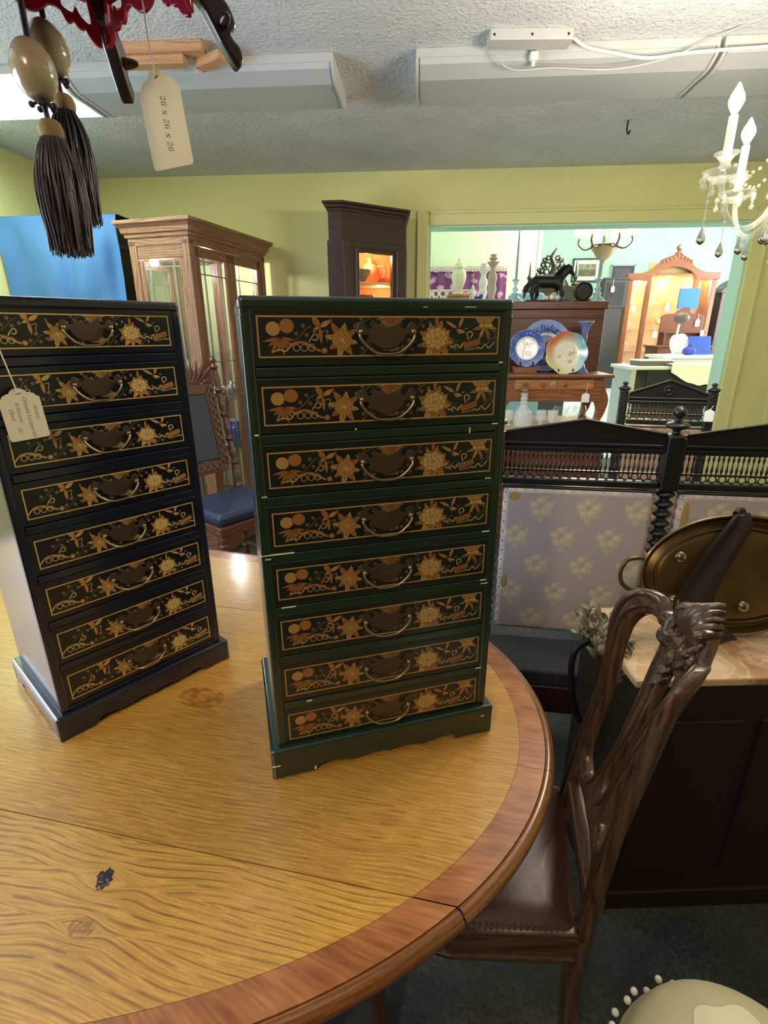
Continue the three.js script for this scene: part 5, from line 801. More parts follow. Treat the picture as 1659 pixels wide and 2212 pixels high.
// ---------- walnut side chair at the table ----------
{
  const t = thing('dining_chair', 'carved walnut dining chair with pierced back and brown leather seat at the table', 'chair', [0.312, 0, -0.735], -98.9 * D2R);
  const sh = 0.47;
  // pierced back board in local x, y; afterwards raked and curved
  const half = [[0.147, 0.40], [0.146, 0.5], [0.140, 0.6], [0.134, 0.70], [0.136, 0.78], [0.146, 0.86], [0.151, 0.905], [0.146, 0.945], [0.126, 0.968], [0.099, 0.968], [0.08, 0.952], [0.064, 0.952], [0.05, 0.968], [0.03, 0.988], [0.0, 0.994]];
  const outline = [...half, ...half.slice(0, -1).reverse().map(([x, y]) => [-x, y])];
  const inner = [[-0.118, 0.40], [-0.116, 0.5], [-0.10, 0.545], [-0.04, 0.552], [0, 0.55], [0.04, 0.552], [0.10, 0.545], [0.116, 0.5], [0.118, 0.40]];
  const curve = new THREE.SplineCurve(outline.map(([x, y]) => new THREE.Vector2(x, y))).getPoints(150);
  const s = new THREE.Shape([...curve, ...new THREE.SplineCurve(inner.map(([x, y]) => new THREE.Vector2(x, y))).getPoints(30)]);
  const sideHole = (q) => [[q * 0.050, 0.60], [q * 0.075, 0.585], [q * 0.106, 0.61], [q * 0.112, 0.68], [q * 0.113, 0.76], [q * 0.123, 0.85], [q * 0.120, 0.91], [q * 0.094, 0.934], [q * 0.062, 0.915], [q * 0.050, 0.84], [q * 0.040, 0.76], [q * 0.036, 0.68]];
  const midHole = [[0, 0.615], [0.014, 0.64], [0.013, 0.70], [0.010, 0.76], [0.018, 0.83], [0.020, 0.868], [0.0, 0.89], [-0.020, 0.868], [-0.018, 0.83], [-0.010, 0.76], [-0.013, 0.70], [-0.014, 0.64]];
  s.holes.push(shole(sideHole(1), 60), shole(sideHole(-1), 60), shole(midHole, 50));
  const rake = (g, cr = 0.8) => { g = clean(g); const p = g.attributes.position; for (let i = 0; i < p.count; i++) { const x = p.getX(i), y = p.getY(i), h = Math.max(0, y - sh); p.setZ(i, p.getZ(i) - 0.20 * h - 0.06 * h * h + Math.min(1, h / 0.42) * (0.046 - 3.27 * (0.0196 - Math.min(0.0225, x * x)))); } return smooth(g, cr); };
  const back = sub('backrest', t, [0, 0, 0]);
  const board = clean(ext(s, 0.022, 0.006, 3, 8)); { let b = rake(board); mesh('back_board', muv(b, 1, 'y'), M.walnut, back); }
  // raised mouldings round the outline and the openings
  const rim = (pts, r, z, closed) => rake(new THREE.TubeGeometry(new THREE.CatmullRomCurve3(pts.map(([x, y]) => new THREE.Vector3(x, y, z)), closed), closed ? 90 : 140, r, 8, closed), 1.3);
  const shrink = (pts, k, cx, cy0) => pts.map(([x, y]) => [cx + (x - cx) * k, cy0 + (y - cy0) * (1 + (k - 1) * 0.4)]);
  mesh('outline_moulding', rim(shrink(outline, 0.94, 0, 0.7), 0.0042, 0.011, false), M.walnut, back);
  for (const q of [-1, 1]) mesh('opening_moulding', rim(shrink(sideHole(q), 1.18, q * 0.077, 0.75), 0.0035, 0.011, true), M.walnut, back);
  mesh('opening_moulding', rim(shrink(midHole, 1.5, 0, 0.75), 0.003, 0.011, true), M.walnut, back);
  // carved crest: shell, leaves and a trail of husks down the splat
  const cv = [];
  for (let i = -4; i <= 4; i++) cv.push(taperTube([[i * 0.006, 0.945, 0.008], [i * 0.010, 0.98, 0.021], [i * 0.0105, 1.008 - Math.abs(i) * 0.006, 0.010], [i * 0.0105, 1.012 - Math.abs(i) * 0.007, -0.008]], [0.006, 0.010, 0.008, 0.004], 14, 10));
  for (const q of [-1, 1]) { cv.push(sp(0.016, q * 0.018, 0.962, 0.014, [1, 1.3, 0.8], 14), sp(0.013, q * 0.04, 0.957, 0.012, [1.1, 1, 0.8], 14), taperTube([[q * 0.008, 0.95, 0.018], [q * 0.028, 0.935, 0.026], [q * 0.044, 0.952, 0.022], [q * 0.05, 0.972, 0.010]], [0.006, 0.010, 0.008, 0.004], 16, 8)); }
  for (const q of [-1, 1]) { cv.push(xf(new THREE.TorusGeometry(0.0085, 0.0045, 8, 18), [q * 0.062, 0.946, 0.017])); cv.push(sp(0.005, q * 0.062, 0.946, 0.02, [1, 1, 1], 10)); cv.push(taperTube([[q * 0.052, 0.944, 0.018], [q * 0.04, 0.925, 0.026], [q * 0.026, 0.92, 0.02], [q * 0.02, 0.935, 0.018]], [0.006, 0.009, 0.006, 0.003], 14, 7)); cv.push(taperTube([[q * 0.046, 0.962, 0.014], [q * 0.034, 0.985, 0.024], [q * 0.02, 0.992, 0.02]], [0.005, 0.008, 0.004], 12, 7)); }
  const husk = [[0.914, 0.016], [0.892, 0.012], [0.872, 0.010]]; for (const [y, r] of husk) cv.push(sp(r, 0, y, 0.017, [0.8, 1.05, 0.9], 12)), cv.push(taperTube([[-r, y + 0.01, 0.016], [0, y - r * 0.7, 0.03], [r, y + 0.01, 0.016]], [0.003, 0.006, 0.003], 10, 6));
  mesh('carved_crest', rake(merge(cv), 1.3), M.walnut, back);
  mesh('shoe_rail', muv(bx(0.25, 0.03, 0.035, 0, sh + 0.03, -0.012, 0.006)), M.walnut, back);
  // seat
  const rearW = 0.145, frontW = 0.185, dep = 0.36;
  const plan = (k) => poly([[-rearW - k, -0.01], [rearW + k, -0.01], [frontW + k, -dep * 0.6], [frontW + k - 0.005, -dep + 0.03], [frontW - 0.04, -dep - k], [-frontW + 0.04, -dep - k], [-frontW - k + 0.005, -dep + 0.03], [-frontW - k, -dep * 0.6]]);
  const rails = sub('seat_frame', t);
  mesh('rail', [muv(xf(ext(plan(0.004), 0.05, 0.006, 3), [0, sh - 0.045, 0], [-Math.PI / 2, 0, 0])), xf(ext(plan(0.008), 0.012, 0.005, 3), [0, sh - 0.075, 0], [-Math.PI / 2, 0, 0]), xf(ext(plan(0.006), 0.010, 0.004, 3), [0, sh - 0.016, 0], [-Math.PI / 2, 0, 0])], M.walnut, rails);
  { // domed leather seat
    const g = new THREE.PlaneGeometry(2, 1, 24, 24), p = g.attributes.position; for (let i = 0; i < p.count; i++) { const u = p.getX(i), v = p.getY(i) + 0.5, w = (rearW + (frontW - rearW) * Math.min(1, v * 1.6)) * (v > 0.9 ? 1 - (v - 0.9) * 1.2 : 1) + 0.002; const e = Math.min(1, (1 - Math.abs(u)) * 6) * Math.min(1, v * 8) * Math.min(1, (1 - v) * 8); p.setXYZ(i, u * w, sh - 0.012 + 0.014 * Math.sqrt(Math.max(0, e)) + 0.018 * (1 - u * u) * Math.sin(Math.PI * v), 0.012 + v * dep); }
    g.computeVertexNormals(); mesh('leather_seat', g, M.leather, t).material.side = THREE.DoubleSide;
    const n = []; for (let i = 0; i < 34; i++) { const v = 0.06 + i * 0.027, w = rearW + (frontW - rearW) * Math.min(1, v * 1.6); n.push(sp(0.0026, w - 0.003, sh - 0.006, 0.012 + v * dep, [1, 1, 1], 6), sp(0.0026, -w + 0.003, sh - 0.006, 0.012 + v * dep, [1, 1, 1], 6)); } mesh('nailheads', n, M.brassDark, t).userData.kind = 'stuff';
  }
  const cab = (q) => taperTube([[q * 0.165, sh - 0.05, dep - 0.02], [q * 0.18, sh - 0.12, dep + 0.005], [q * 0.172, 0.25, dep - 0.005], [q * 0.168, 0.1, dep - 0.012], [q * 0.176, 0.02, dep + 0.01], [q * 0.178, 0.005, dep + 0.02]], [0.026, 0.03, 0.02, 0.015, 0.02, 0.018], 30, 10);
  for (const q of [-1, 1]) { mesh('leg', cab(q), M.walnut, t); mesh('leg', xf(ext(poly([[-0.016, 0.44], [0.016, 0.44], [0.014, 0.2], [0.016, 0], [-0.012, 0], [-0.014, 0.2]]), 0.032, 0.005), [q * 0.132, 0, -0.014], [0.06, 0, 0]), M.walnut, t); }
}
// ---------- marble-topped dark commode with leaf mounts ----------
const COM = [0.735, 0, -1.125], CRY = 0.10;
const marbleTex = dataTex(512, 512, (u, v) => { const w = fbm(u * 3, v * 3, 91, 4, 3, 3), n = fbm(u * 6 + w * 3, v * 6 + w * 2, 93, 4); const vein = Math.pow(1 - Math.abs(n - 0.5) * 2, 10); return mix(mix([214, 184, 146], [164, 122, 84], Math.max(0, Math.min(1, (w - 0.3) * 2))), [232, 214, 190], vein * 0.6); }); marbleTex.repeat.set(3, 3);
{
  const t = thing('marble_top_commode', 'dark wooden commode with tan marble top and bronze leaf mounts behind the dining chair', 'commode', COM, CRY);
  const top = 0.70;
  mesh('marble_top', muv(bx(0.56, 0.02, 0.31, 0, top - 0.01, 0, 0.005)), new THREE.MeshPhysicalMaterial({ map: marbleTex, roughness: 0.25, clearcoat: 0.3 }), t);
  mesh('body', muv(bx(0.53, top - 0.06, 0.30, 0, (top - 0.02) / 2 + 0.02, 0, 0.006), 1, 'y'), M.commode = std(new THREE.Color(0.014, 0.007, 0.005), 0.6), t);
  mesh('door_panel', [bx(0.22, 0.46, 0.012, -0.13, 0.36, 0.152, 0.004), bx(0.22, 0.46, 0.012, 0.13, 0.36, 0.152, 0.004)].map((g) => g)[0], M.commode, t); mesh('door_panel', bx(0.22, 0.46, 0.012, 0.13, 0.36, 0.152, 0.004), M.commode, t);
  mesh('plinth', bx(0.55, 0.06, 0.32, 0, 0.03, 0, 0.004), M.commode, t);
  M.bronzeLeaf = std(new THREE.Color(0.27, 0.25, 0.17), 0.45, { metalness: 0.3 });
  const leafG = (() => { const s = spoly([[0, 0], [0.008, 0.008], [0.012, 0.02], [0.008, 0.034], [0, 0.048], [-0.008, 0.034], [-0.012, 0.02], [-0.008, 0.008]], 24); const g = clean(ext(s, 0.003, 0.001, 1)); const p = g.attributes.position; for (let i = 0; i < p.count; i++) { const y = p.getY(i), x = p.getX(i); p.setZ(i, p.getZ(i) + Math.pow(y / 0.048, 2) * 0.022 - x * x * 40); } return smooth(g, 1.0); })();
  const spray = (name, x0, z0, dx, dz, n, parent, y0, spread) => { const sg = sub(name, parent); for (let i = 0; i < n; i++) { const f = i / n, m = mesh('leaf', leafG, M.bronzeLeaf, sg); m.position.set(x0 + dx * f + rr(-spread, spread) * 0.5, y0 + rr(-0.05, 0.045), z0 + dz * f + rr(-spread, spread) * 0.4); m.rotation.set(rr(-0.9, 0.9), rr(-3.1, 3.1), rr(-1.3, 1.3)); m.scale.setScalar(rr(0.4, 0.85)); } mesh('stem', tube([[x0, y0 - 0.02, z0], [x0 + dx * 0.5, y0 + 0.01, z0 + dz * 0.5], [x0 + dx, y0 - 0.01, z0 + dz]], 0.006, 16), M.bronzeLeaf, sg); };
  spray('leaf_mount', -0.262, 0.09, -0.01, -0.22, 150, t, top - 0.015, 0.052);
  spray('leaf_mount', 0.30, 0.02, 0.02, -0.17, 40, t, top - 0.0, 0.05);
  mesh('bent_iron_handle', tube([[-0.29, top - 0.04, -0.06], [-0.325, top - 0.06, -0.05], [-0.335, top - 0.14, -0.03], [-0.31, top - 0.24, 0.0], [-0.27, top - 0.26, 0.01]], 0.008, 40, 10), M.darkMetal, t);
}
// ---------- brass tray leaning on the commode, with a dark shade band over it ----------
{
  const t = thing('brass_tray', 'oval dark brass tray with loop handles standing on the commode', 'tray', [0.762, 0.7055, -1.185], 0.04);
  const a = 0.225, b = 0.145, lean = -0.22, n = 96;
  const rings = [[0, 0.012], [0.55, 0.012], [0.74, 0.011], [0.82, 0.004], [0.9, -0.012], [0.94, -0.008], [0.985, 0.010], [1.0, 0.014], [1.004, 0.010], [0.95, -0.014], [0.8, -0.004], [0, 0.002]];
  const P = [], U = [], I = []; rings.forEach(([q, z]) => { for (let i = 0; i <= n; i++) { const th = i / n * 6.28318, aa = a - (1 - q) * (a * 0.0), x = Math.cos(th) * (q < 0.74 ? a * q : a - (1 - q) * 0.19), y = Math.sin(th) * (q < 0.74 ? b * q * 0.9 : b - (1 - q) * 0.17); P.push(x, y, z); U.push(x, y); } });
  for (let k = 0; k < rings.length - 1; k++) for (let i = 0; i < n; i++) { const c = k * (n + 1) + i, e = c + n + 1; I.push(c, e, c + 1, c + 1, e, e + 1); }
  const g = new THREE.BufferGeometry(); g.setAttribute('position', new THREE.Float32BufferAttribute(P, 3)); g.setAttribute('uv', new THREE.Float32BufferAttribute(U, 2)); g.setIndex(I); g.computeVertexNormals();
  const up = (q) => xf(q, [0, b * Math.cos(lean), b * 0.1], [lean, 0, 0]); M.tray.side = THREE.DoubleSide;
  M.trayBoss = std(new THREE.Color(0.34, 0.27, 0.16), 0.14, { metalness: 0.9 });
  mesh('dish', up(g), M.tray, t); mesh('raised_rim', up(tube([...Array(40)].map((_, i) => [Math.cos(i / 40 * 6.28318) * (a - 0.034), Math.sin(i / 40 * 6.28318) * (b - 0.03), 0.008]), 0.0035, 120, 8, true)), M.tray, t); mesh('outer_rim', up(tube([...Array(40)].map((_, i) => [Math.cos(i / 40 * 6.28318) * a, Math.sin(i / 40 * 6.28318) * b, 0.012]), 0.0032, 140, 8, true)), M.trayBoss, t);
  for (const [x, y] of [[-0.135, 0.045], [-0.145, -0.062], [0.02, -0.075], [0.12, 0.03]]) mesh('boss', up(sp(0.016, x, y, 0.011, [1, 1, 0.8], 20)), M.trayBoss, t);
  for (const s of [-1, 1]) mesh('loop_handle', up(tube([[s * (a - 0.008), 0.04, 0.008], [s * (a + 0.012), 0.042, 0.012], [s * (a + 0.036), 0.036, 0.014], [s * (a + 0.05), 0.012, 0.014], [s * (a + 0.046), -0.018, 0.014], [s * (a + 0.024), -0.036, 0.013], [s * (a + 0.004), -0.036, 0.011], [s * (a - 0.01), -0.03, 0.008]], 0.0055, 40, 8)), M.tray, t);
  // dark sheet shaped as the shadow of the chair on the tray
  const sc = thing('tray_shade', 'dark sheet shaped as the chair shadow across the brass tray', 'shade_band', [0.762, 0.7055, -1.185], 0.04);
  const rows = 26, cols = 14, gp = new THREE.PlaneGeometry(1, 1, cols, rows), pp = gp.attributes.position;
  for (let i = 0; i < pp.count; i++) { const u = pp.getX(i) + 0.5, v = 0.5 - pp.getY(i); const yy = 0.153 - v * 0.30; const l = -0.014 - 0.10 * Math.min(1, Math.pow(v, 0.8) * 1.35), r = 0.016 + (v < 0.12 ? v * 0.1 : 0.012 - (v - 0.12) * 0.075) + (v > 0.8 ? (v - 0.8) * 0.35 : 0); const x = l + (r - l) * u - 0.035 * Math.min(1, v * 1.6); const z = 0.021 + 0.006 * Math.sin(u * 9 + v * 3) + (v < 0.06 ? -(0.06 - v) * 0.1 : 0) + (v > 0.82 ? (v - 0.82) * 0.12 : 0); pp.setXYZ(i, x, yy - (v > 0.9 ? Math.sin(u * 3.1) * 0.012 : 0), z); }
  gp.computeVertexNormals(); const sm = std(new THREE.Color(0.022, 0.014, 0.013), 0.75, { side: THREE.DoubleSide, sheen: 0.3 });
  mesh('shade_front', up(gp), sm, sc); mesh('shade_top', up(tube([[-0.016, 0.150, 0.016], [-0.004, 0.158, 0.006], [0.006, 0.158, 0.002], [0.018, 0.148, -0.01]], 0.007, 12, 8)), sm, sc);
  const g2 = gp.clone(), q2 = g2.attributes.position; for (let i = 0; i < q2.count; i++) q2.setZ(i, Math.min(-0.02, -0.012 - 0.004)); 
}
// ---------- cream lamp with bead fringe, lower right ----------
{
  const t = thing('bead_lamp', 'cream dome lampshade with a pearl bead fringe, lower right corner', 'lamp', [0.362, 0, -0.328]);
  const rim = 0.13, y1 = 0.585, cream = new THREE.MeshPhysicalMaterial({ color: new THREE.Color(0.50, 0.45, 0.28), roughness: 0.7, side: THREE.DoubleSide });
  mesh('shade', slathe([[rim, y1], [rim - 0.004, y1 + 0.012], [rim * 0.86, y1 + 0.045], [rim * 0.6, y1 + 0.066], [0.03, y1 + 0.078]], 48), cream, t);
  const lc = (() => { const P = [], I = [], n = 72; for (let i = 0; i <= n; i++) { const a = i / n * 6.2832, r = rim * (0.56 + 0.035 * Math.sin(a * 9) + 0.03 * Math.sin(a * 4 + 1)); for (const [q, yy] of [[0.2, 0.0805], [0.6, 0.077], [1, 0.0705 - (r / rim - 0.56) * 0.045]]) P.push(Math.cos(a) * r * q, y1 + yy, Math.sin(a) * r * q); if (i) for (let k = 0; k < 2; k++) { const b = (i - 1) * 3 + k, e = i * 3 + k; I.push(b, b + 1, e, e, b + 1, e + 1); } } const g = new THREE.BufferGeometry(); g.setAttribute('position', new THREE.Float32BufferAttribute(P, 3)); g.setIndex(I); g.computeVertexNormals(); return g; })();
  mesh('pale_crown', lc, std(new THREE.Color(0.70, 0.64, 0.43), 0.8, { side: THREE.DoubleSide }), t);  // paler cap with a wavy edge on top of the dome
  mesh('top_cap', slathe([[0.03, y1 + 0.078], [0.02, y1 + 0.085], [0.006, y1 + 0.09], [0.006, y1 + 0.10], [0.001, y1 + 0.104]], 20), M.gold, t);
  const bead = sp(0.0048, 0, 0, 0, [1, 1, 1], 10), pearl = std(0xe4e0d2, 0.25, { clearcoat: 0.5 });
  for (let i = 0; i < 46; i++) { const a = i / 46 * 6.2832, r = rim + 0.006 + (i % 2) * 0.004; mesh('bead', bead, pearl, t).position.set(Math.cos(a) * r, y1 - 0.004 - (i % 3) * 0.005, Math.sin(a) * r); }
  mesh('stem', slathe([[0.07, 0.36], [0.072, 0.372], [0.03, 0.39], [0.018, 0.44], [0.03, 0.5], [0.012, 0.55], [0.01, 0.66]], 20), M.darkMetal, t);
  const st = thing('round_stool', 'small dark round stool under the bead lamp', 'stool', [0.362, 0, -0.328]); mesh('top', cy(0.12, 0.12, 0.025, 0, 0.3475, 0, 32), M.commode, st); for (let i = 0; i < 3; i++) { const a = i * 2.094 + 0.4; mesh('leg', bar([Math.cos(a) * 0.08, 0.337, Math.sin(a) * 0.08], [Math.cos(a) * 0.11, 0.0, Math.sin(a) * 0.11], 0.011), M.commode, st); }
}

// ---------- crystal chandelier, upper right ----------
M.candle = std(0xeee6c8, 0.5);
M.bulb = std(0xfff6e0, 0.3, { emissive: new THREE.Color(1, 0.93, 0.78), emissiveIntensity: 6 });
M.bead = std(0xf6f7f4, 0.03, { transmission: 0.86, thickness: 0, clearcoat: 1 });
{
  const C = [0.972, 0, -1.635], R = 0.2, y0 = 1.798, A0 = 170;
  const t = thing('crystal_chandelier', 'glass chandelier with candle bulbs and crystal drops, upper right', 'chandelier', [C[0], y0, C[2]]);
  mesh('rod', bar([0, 0.3, 0], [0, CH - y0, 0], 0.006), M.silver, t); mesh('ceiling_rose', slathe([[0.06, CH - y0], [0.055, CH - y0 - 0.02], [0.01, CH - y0 - 0.03]], 20), M.silver, t);
  mesh('column', slathe([[0.01, 0.3], [0.03, 0.26], [0.015, 0.2], [0.035, 0.15], [0.014, 0.1], [0.014, 0.04], [0.04, 0.0], [0.05, -0.04], [0.03, -0.09], [0.045, -0.12], [0.02, -0.16], [0.002, -0.18]], 20, 60), M.bead, t);
  mesh('ball_drop', [sp(0.02, 0, -0.215, 0), bar([0, -0.18, 0], [0, -0.2, 0], 0.002)], M.crystal, t);
  const dropG = slathe([[0.001, 0.016], [0.004, 0.008], [0.0105, -0.012], [0.0095, -0.022], [0.001, -0.029]], 10, 16), bead = sp(0.0075, 0, 0, 0, [1, 1, 1], 10), small = sp(0.0042, 0, 0, 0, [1, 1, 1], 8);
  for (let k = 0; k < 4; k++) {
    const a = (A0 + k * 90) * D2R, c = Math.cos(a), s = Math.sin(a), at = (r, y) => [c * r, y, s * r];
    const arm = sub('arm', t);
    mesh('glass_arm', tube([at(0.03, -0.05), at(0.07, -0.115), at(0.115, -0.135), at(0.16, -0.115), at(R - 0.008, -0.06), at(R, -0.01)], 0.0075, 36, 8), M.bead, arm);
    mesh('drip_pan', xf(slathe([[0.006, -0.024], [0.022, -0.022], [0.044, -0.006], [0.05, 0.0], [0.046, 0.001], [0.02, -0.012], [0.008, -0.014]], 18), at(R, -0.005)), M.bead, arm);
    mesh('candle_cup', xf(slathe([[0.007, -0.015], [0.014, -0.01], [0.012, 0.0], [0.02, 0.012], [0.03, 0.02], [0.026, 0.021], [0.012, 0.01]], 16), at(R, 0.015)), M.bead, arm);
    mesh('candle_sleeve', cy(0.0105, 0.0105, 0.095, c * R, 0.068, s * R, 16), M.candle, arm);
    mesh('bulb', xf(slathe([[0.005, 0], [0.008, 0.006], [0.0175, 0.026], [0.016, 0.04], [0.008, 0.056], [0.002, 0.068]], 18), at(R, 0.117)), M.bulb, arm);
    pointLight(0xfff0da, 0.6, [C[0] + c * R, y0 + 0.147, C[2] + s * R], 0.9);
    for (let i = 0; i < 7; i++) { const b = i / 7 * 6.283 + a; const bx0 = c * R + Math.cos(b) * 0.048, bz0 = s * R + Math.sin(b) * 0.048; mesh('bead', bead, M.bead, arm).position.set(bx0, -0.018, bz0); mesh('bead', small, M.bead, arm).position.set(bx0, -0.031, bz0); if (i % 2 === 0) mesh('bead', bead, M.bead, arm).position.set(bx0, -0.042, bz0); }
    const dx = c * (R + 0.03), dz = s * (R + 0.03); mesh('drop_wire', bar([dx, -0.02, dz], [dx, -0.13, dz], 0.0012), M.silver, arm); for (let i = 0; i < 3; i++) mesh('bead', small, M.bead, arm).position.set(dx, -0.075 - i * 0.02, dz); mesh('crystal_drop', dropG, M.crystal, arm).position.set(dx, -0.147, dz);
    mesh('crystal_drop', dropG, M.crystal, arm).position.set(c * 0.115, -0.17, s * 0.115); mesh('bead', small, M.bead, arm).position.set(c * 0.115, -0.148, s * 0.115);
    for (let i = 0; i < 9; i++) { const f = i / 8, r = 0.03 + f * 0.14, y = 0.12 - f * 0.11 - Math.sin(f * Math.PI) * 0.06; mesh('swag_bead', small, M.bead, arm).position.set(c * r, y, s * r); }
  }
  for (let i = 0; i < 10; i++) { const b = i * 0.628; mesh('bead', bead, M.bead, t).position.set(Math.cos(b) * 0.045, -0.05, Math.sin(b) * 0.045); mesh('crystal_drop', dropG, M.crystal, t).position.set(Math.cos(b) * 0.04, -0.14, Math.sin(b) * 0.04); }
}
// ---------- chandelier with shades in the room beyond ----------
{
  const y0 = 2.27, P = [1.985, y0, -6.4];
  const t = thing('shaded_chandelier', 'bronze chandelier with small white shades in the room beyond', 'chandelier', P); const br = std(0x5c5044, 0.4, { metalness: 0.6 });
  mesh('rod', [bar([0, 0.05, 0], [0, FC - y0, 0], 0.012)], br, t);
  mesh('bowl', slathe([[0.13, 0.03], [0.125, 0.02], [0.09, -0.06], [0.04, -0.11], [0.03, -0.12], [0.02, -0.15], [0.001, -0.165]], 24), std(0xb08a70, 0.5), t); mesh('rim', xf(new THREE.TorusGeometry(0.13, 0.012, 8, 32), [0, 0.03, 0], [Math.PI / 2, 0, 0]), br, t);
  const sh = std(0xf6f0e4, 0.6, { emissive: new THREE.Color(1, 0.9, 0.75), emissiveIntensity: 0.35, side: THREE.DoubleSide });
  for (let k = 0; k < 6; k++) {
    const a = k * 1.0472 + 0.3, c = Math.cos(a), s = Math.sin(a), arm = sub('arm', t);
    mesh('bronze_arm', tube([[c * 0.1, 0.03, s * 0.1], [c * 0.2, 0.0, s * 0.2], [c * 0.27, 0.06, s * 0.27], [c * 0.26, 0.12, s * 0.26]], 0.011, 20, 6), br, arm);
    mesh('candle', cy(0.014, 0.014, 0.08, c * 0.26, 0.15, s * 0.26, 10), M.candle, arm);
    mesh('shade', xf(slathe([[0.085, 0], [0.06, 0.05], [0.042, 0.1]], 18), [c * 0.26, 0.145, s * 0.26]), sh, arm);
  }
  pointLight(0xffe6c0, 4, [P[0], y0 + 0.24, P[2]], 6);
}

// ---------- the room beyond the opening ----------
// plain shelf unit that carries the urn, columns and screen
{
  const t = thing('display_shelf', 'white display shelf behind the green chest carrying the urn and columns', 'shelf', [0.36, FY, -4.62]);
  mesh('carcass', bx(0.72, 1.16, 0.42, 0, 0.58, 0, 0.006), M.offWhite, t); mesh('top', bx(0.78, 0.02, 0.46, 0, 1.17, 0, 0.004), M.white, t);
  const top = FY + 1.18;
  const u = thing('lidded_urn', 'white lidded porcelain urn on a tan wooden block', 'urn', [0.30, top + 0.071, -4.6]);
  mesh('body', slathe([[0.035, 0], [0.036, 0.01], [0.028, 0.03], [0.05, 0.09], [0.058, 0.14], [0.05, 0.175], [0.035, 0.19], [0.04, 0.2]], 24), M.white, u); mesh('lid', slathe([[0.045, 0.2], [0.04, 0.215], [0.03, 0.235], [0.012, 0.245], [0.014, 0.258], [0.001, 0.27]], 20), M.white, u);
  const b = thing('urn_block', 'tan wooden block under the white urn', 'block', [0.30, top, -4.6]); mesh('block', muv(bx(0.17, 0.05, 0.13, 0, 0.025, 0, 0.004)), M.satin, b); mesh('moulding', muv(bx(0.185, 0.02, 0.145, 0, 0.06, 0, 0.006)), M.satin, b);
  const f = thing('white_figurine', 'slim white figurine just right of the urn', 'figurine', [0.415, top, -4.58]); mesh('figure', slathe([[0.024, 0], [0.026, 0.01], [0.014, 0.04], [0.018, 0.08], [0.01, 0.1], [0.014, 0.12], [0.002, 0.145]], 14), M.white, f); mesh('plinth', cy(0.028, 0.026, 0.01, 0, 0.005, 0), M.white, f);
  for (const [x, z, h, m, l] of [[0.56, -4.52, 0.355, std(0xb8a4a0, 0.6), 'pinkish turned stone column candlestick, the taller and darker'], [0.505, -4.68, 0.31, std(0xdfe6ee, 0.5), 'pale turned column candlestick behind the pinkish one']]) {
    const o = thing('column_candlestick', l, 'candlestick', [x, top, z]); const k = h / 0.36;
    mesh('shaft', slathe([[0.045, 0], [0.045, 0.02 * k], [0.024, 0.04 * k], [0.036, 0.1 * k], [0.03, 0.14 * k], [0.036, 0.19 * k], [0.022, 0.24 * k], [0.02, 0.27 * k]], 18, 50), m, o); mesh('capital', slathe([[0.02, 0.265 * k], [0.03, 0.28 * k], [0.046, 0.3 * k], [0.046, 0.306 * k], [0.02, 0.31 * k], [0.034, 0.33 * k], [0.034, 0.335 * k], [0.02, 0.34 * k], [0.026, 0.36 * k], [0.001, 0.362 * k]], 18, 50), m, o);
  }
  const sc = thing('pierced_screen', 'low white pierced screen of linked rings', 'screen', [0.24, top, -4.76]); mesh('rail', [bx(0.44, 0.012, 0.012, 0, 0.006, 0), bx(0.44, 0.008, 0.012, 0, 0.118, 0)], M.white, sc); for (let r = 0; r < 2; r++) for (let i = 0; i < 7; i++) mesh('ring', new THREE.TorusGeometry(0.026, 0.0065, 6, 18), M.white, sc).position.set(-0.186 + i * 0.062, 0.036 + r * 0.053, 0);
  const bi = thing('blue_glass_bird', 'small cobalt blue glass bird left of the columns', 'glass bird', [0.455, top, -4.6]); mesh('body', xf(blob([[[-0.02, 0.035, 0], [0.02, 0.04, 0], 0.022, 0.016], [[0.02, 0.04, 0], [0.035, 0.062, 0], 0.014, 0.012], [[-0.02, 0.035, 0], [-0.05, 0.06, 0], 0.014, 0.004]], [-0.07, -0.01, -0.06], [0.07, 0.1, 0.06], 28, 0.012)), M.blueGlass, bi); mesh('base', cy(0.018, 0.014, 0.014, 0, 0.007, 0), M.blueGlass, bi);
  const bb = thing('blue_box', 'pale blue painted box beside the crystal candlestick', 'box', [0.98, FY, -5.3]); mesh('stand', bx(0.34, 1.15, 0.3, 0, 0.575, 0, 0.006), std(0x9cc4e0, 0.6), bb); mesh('lid', bx(0.36, 0.03, 0.32, 0, 1.165, 0, 0.008), std(0x86b4dc, 0.6), bb); mesh('cushion', bx(0.3, 0.12, 0.26, 0, 1.24, 0, 0.03), std(0x86b4e6, 0.7), bb);
}
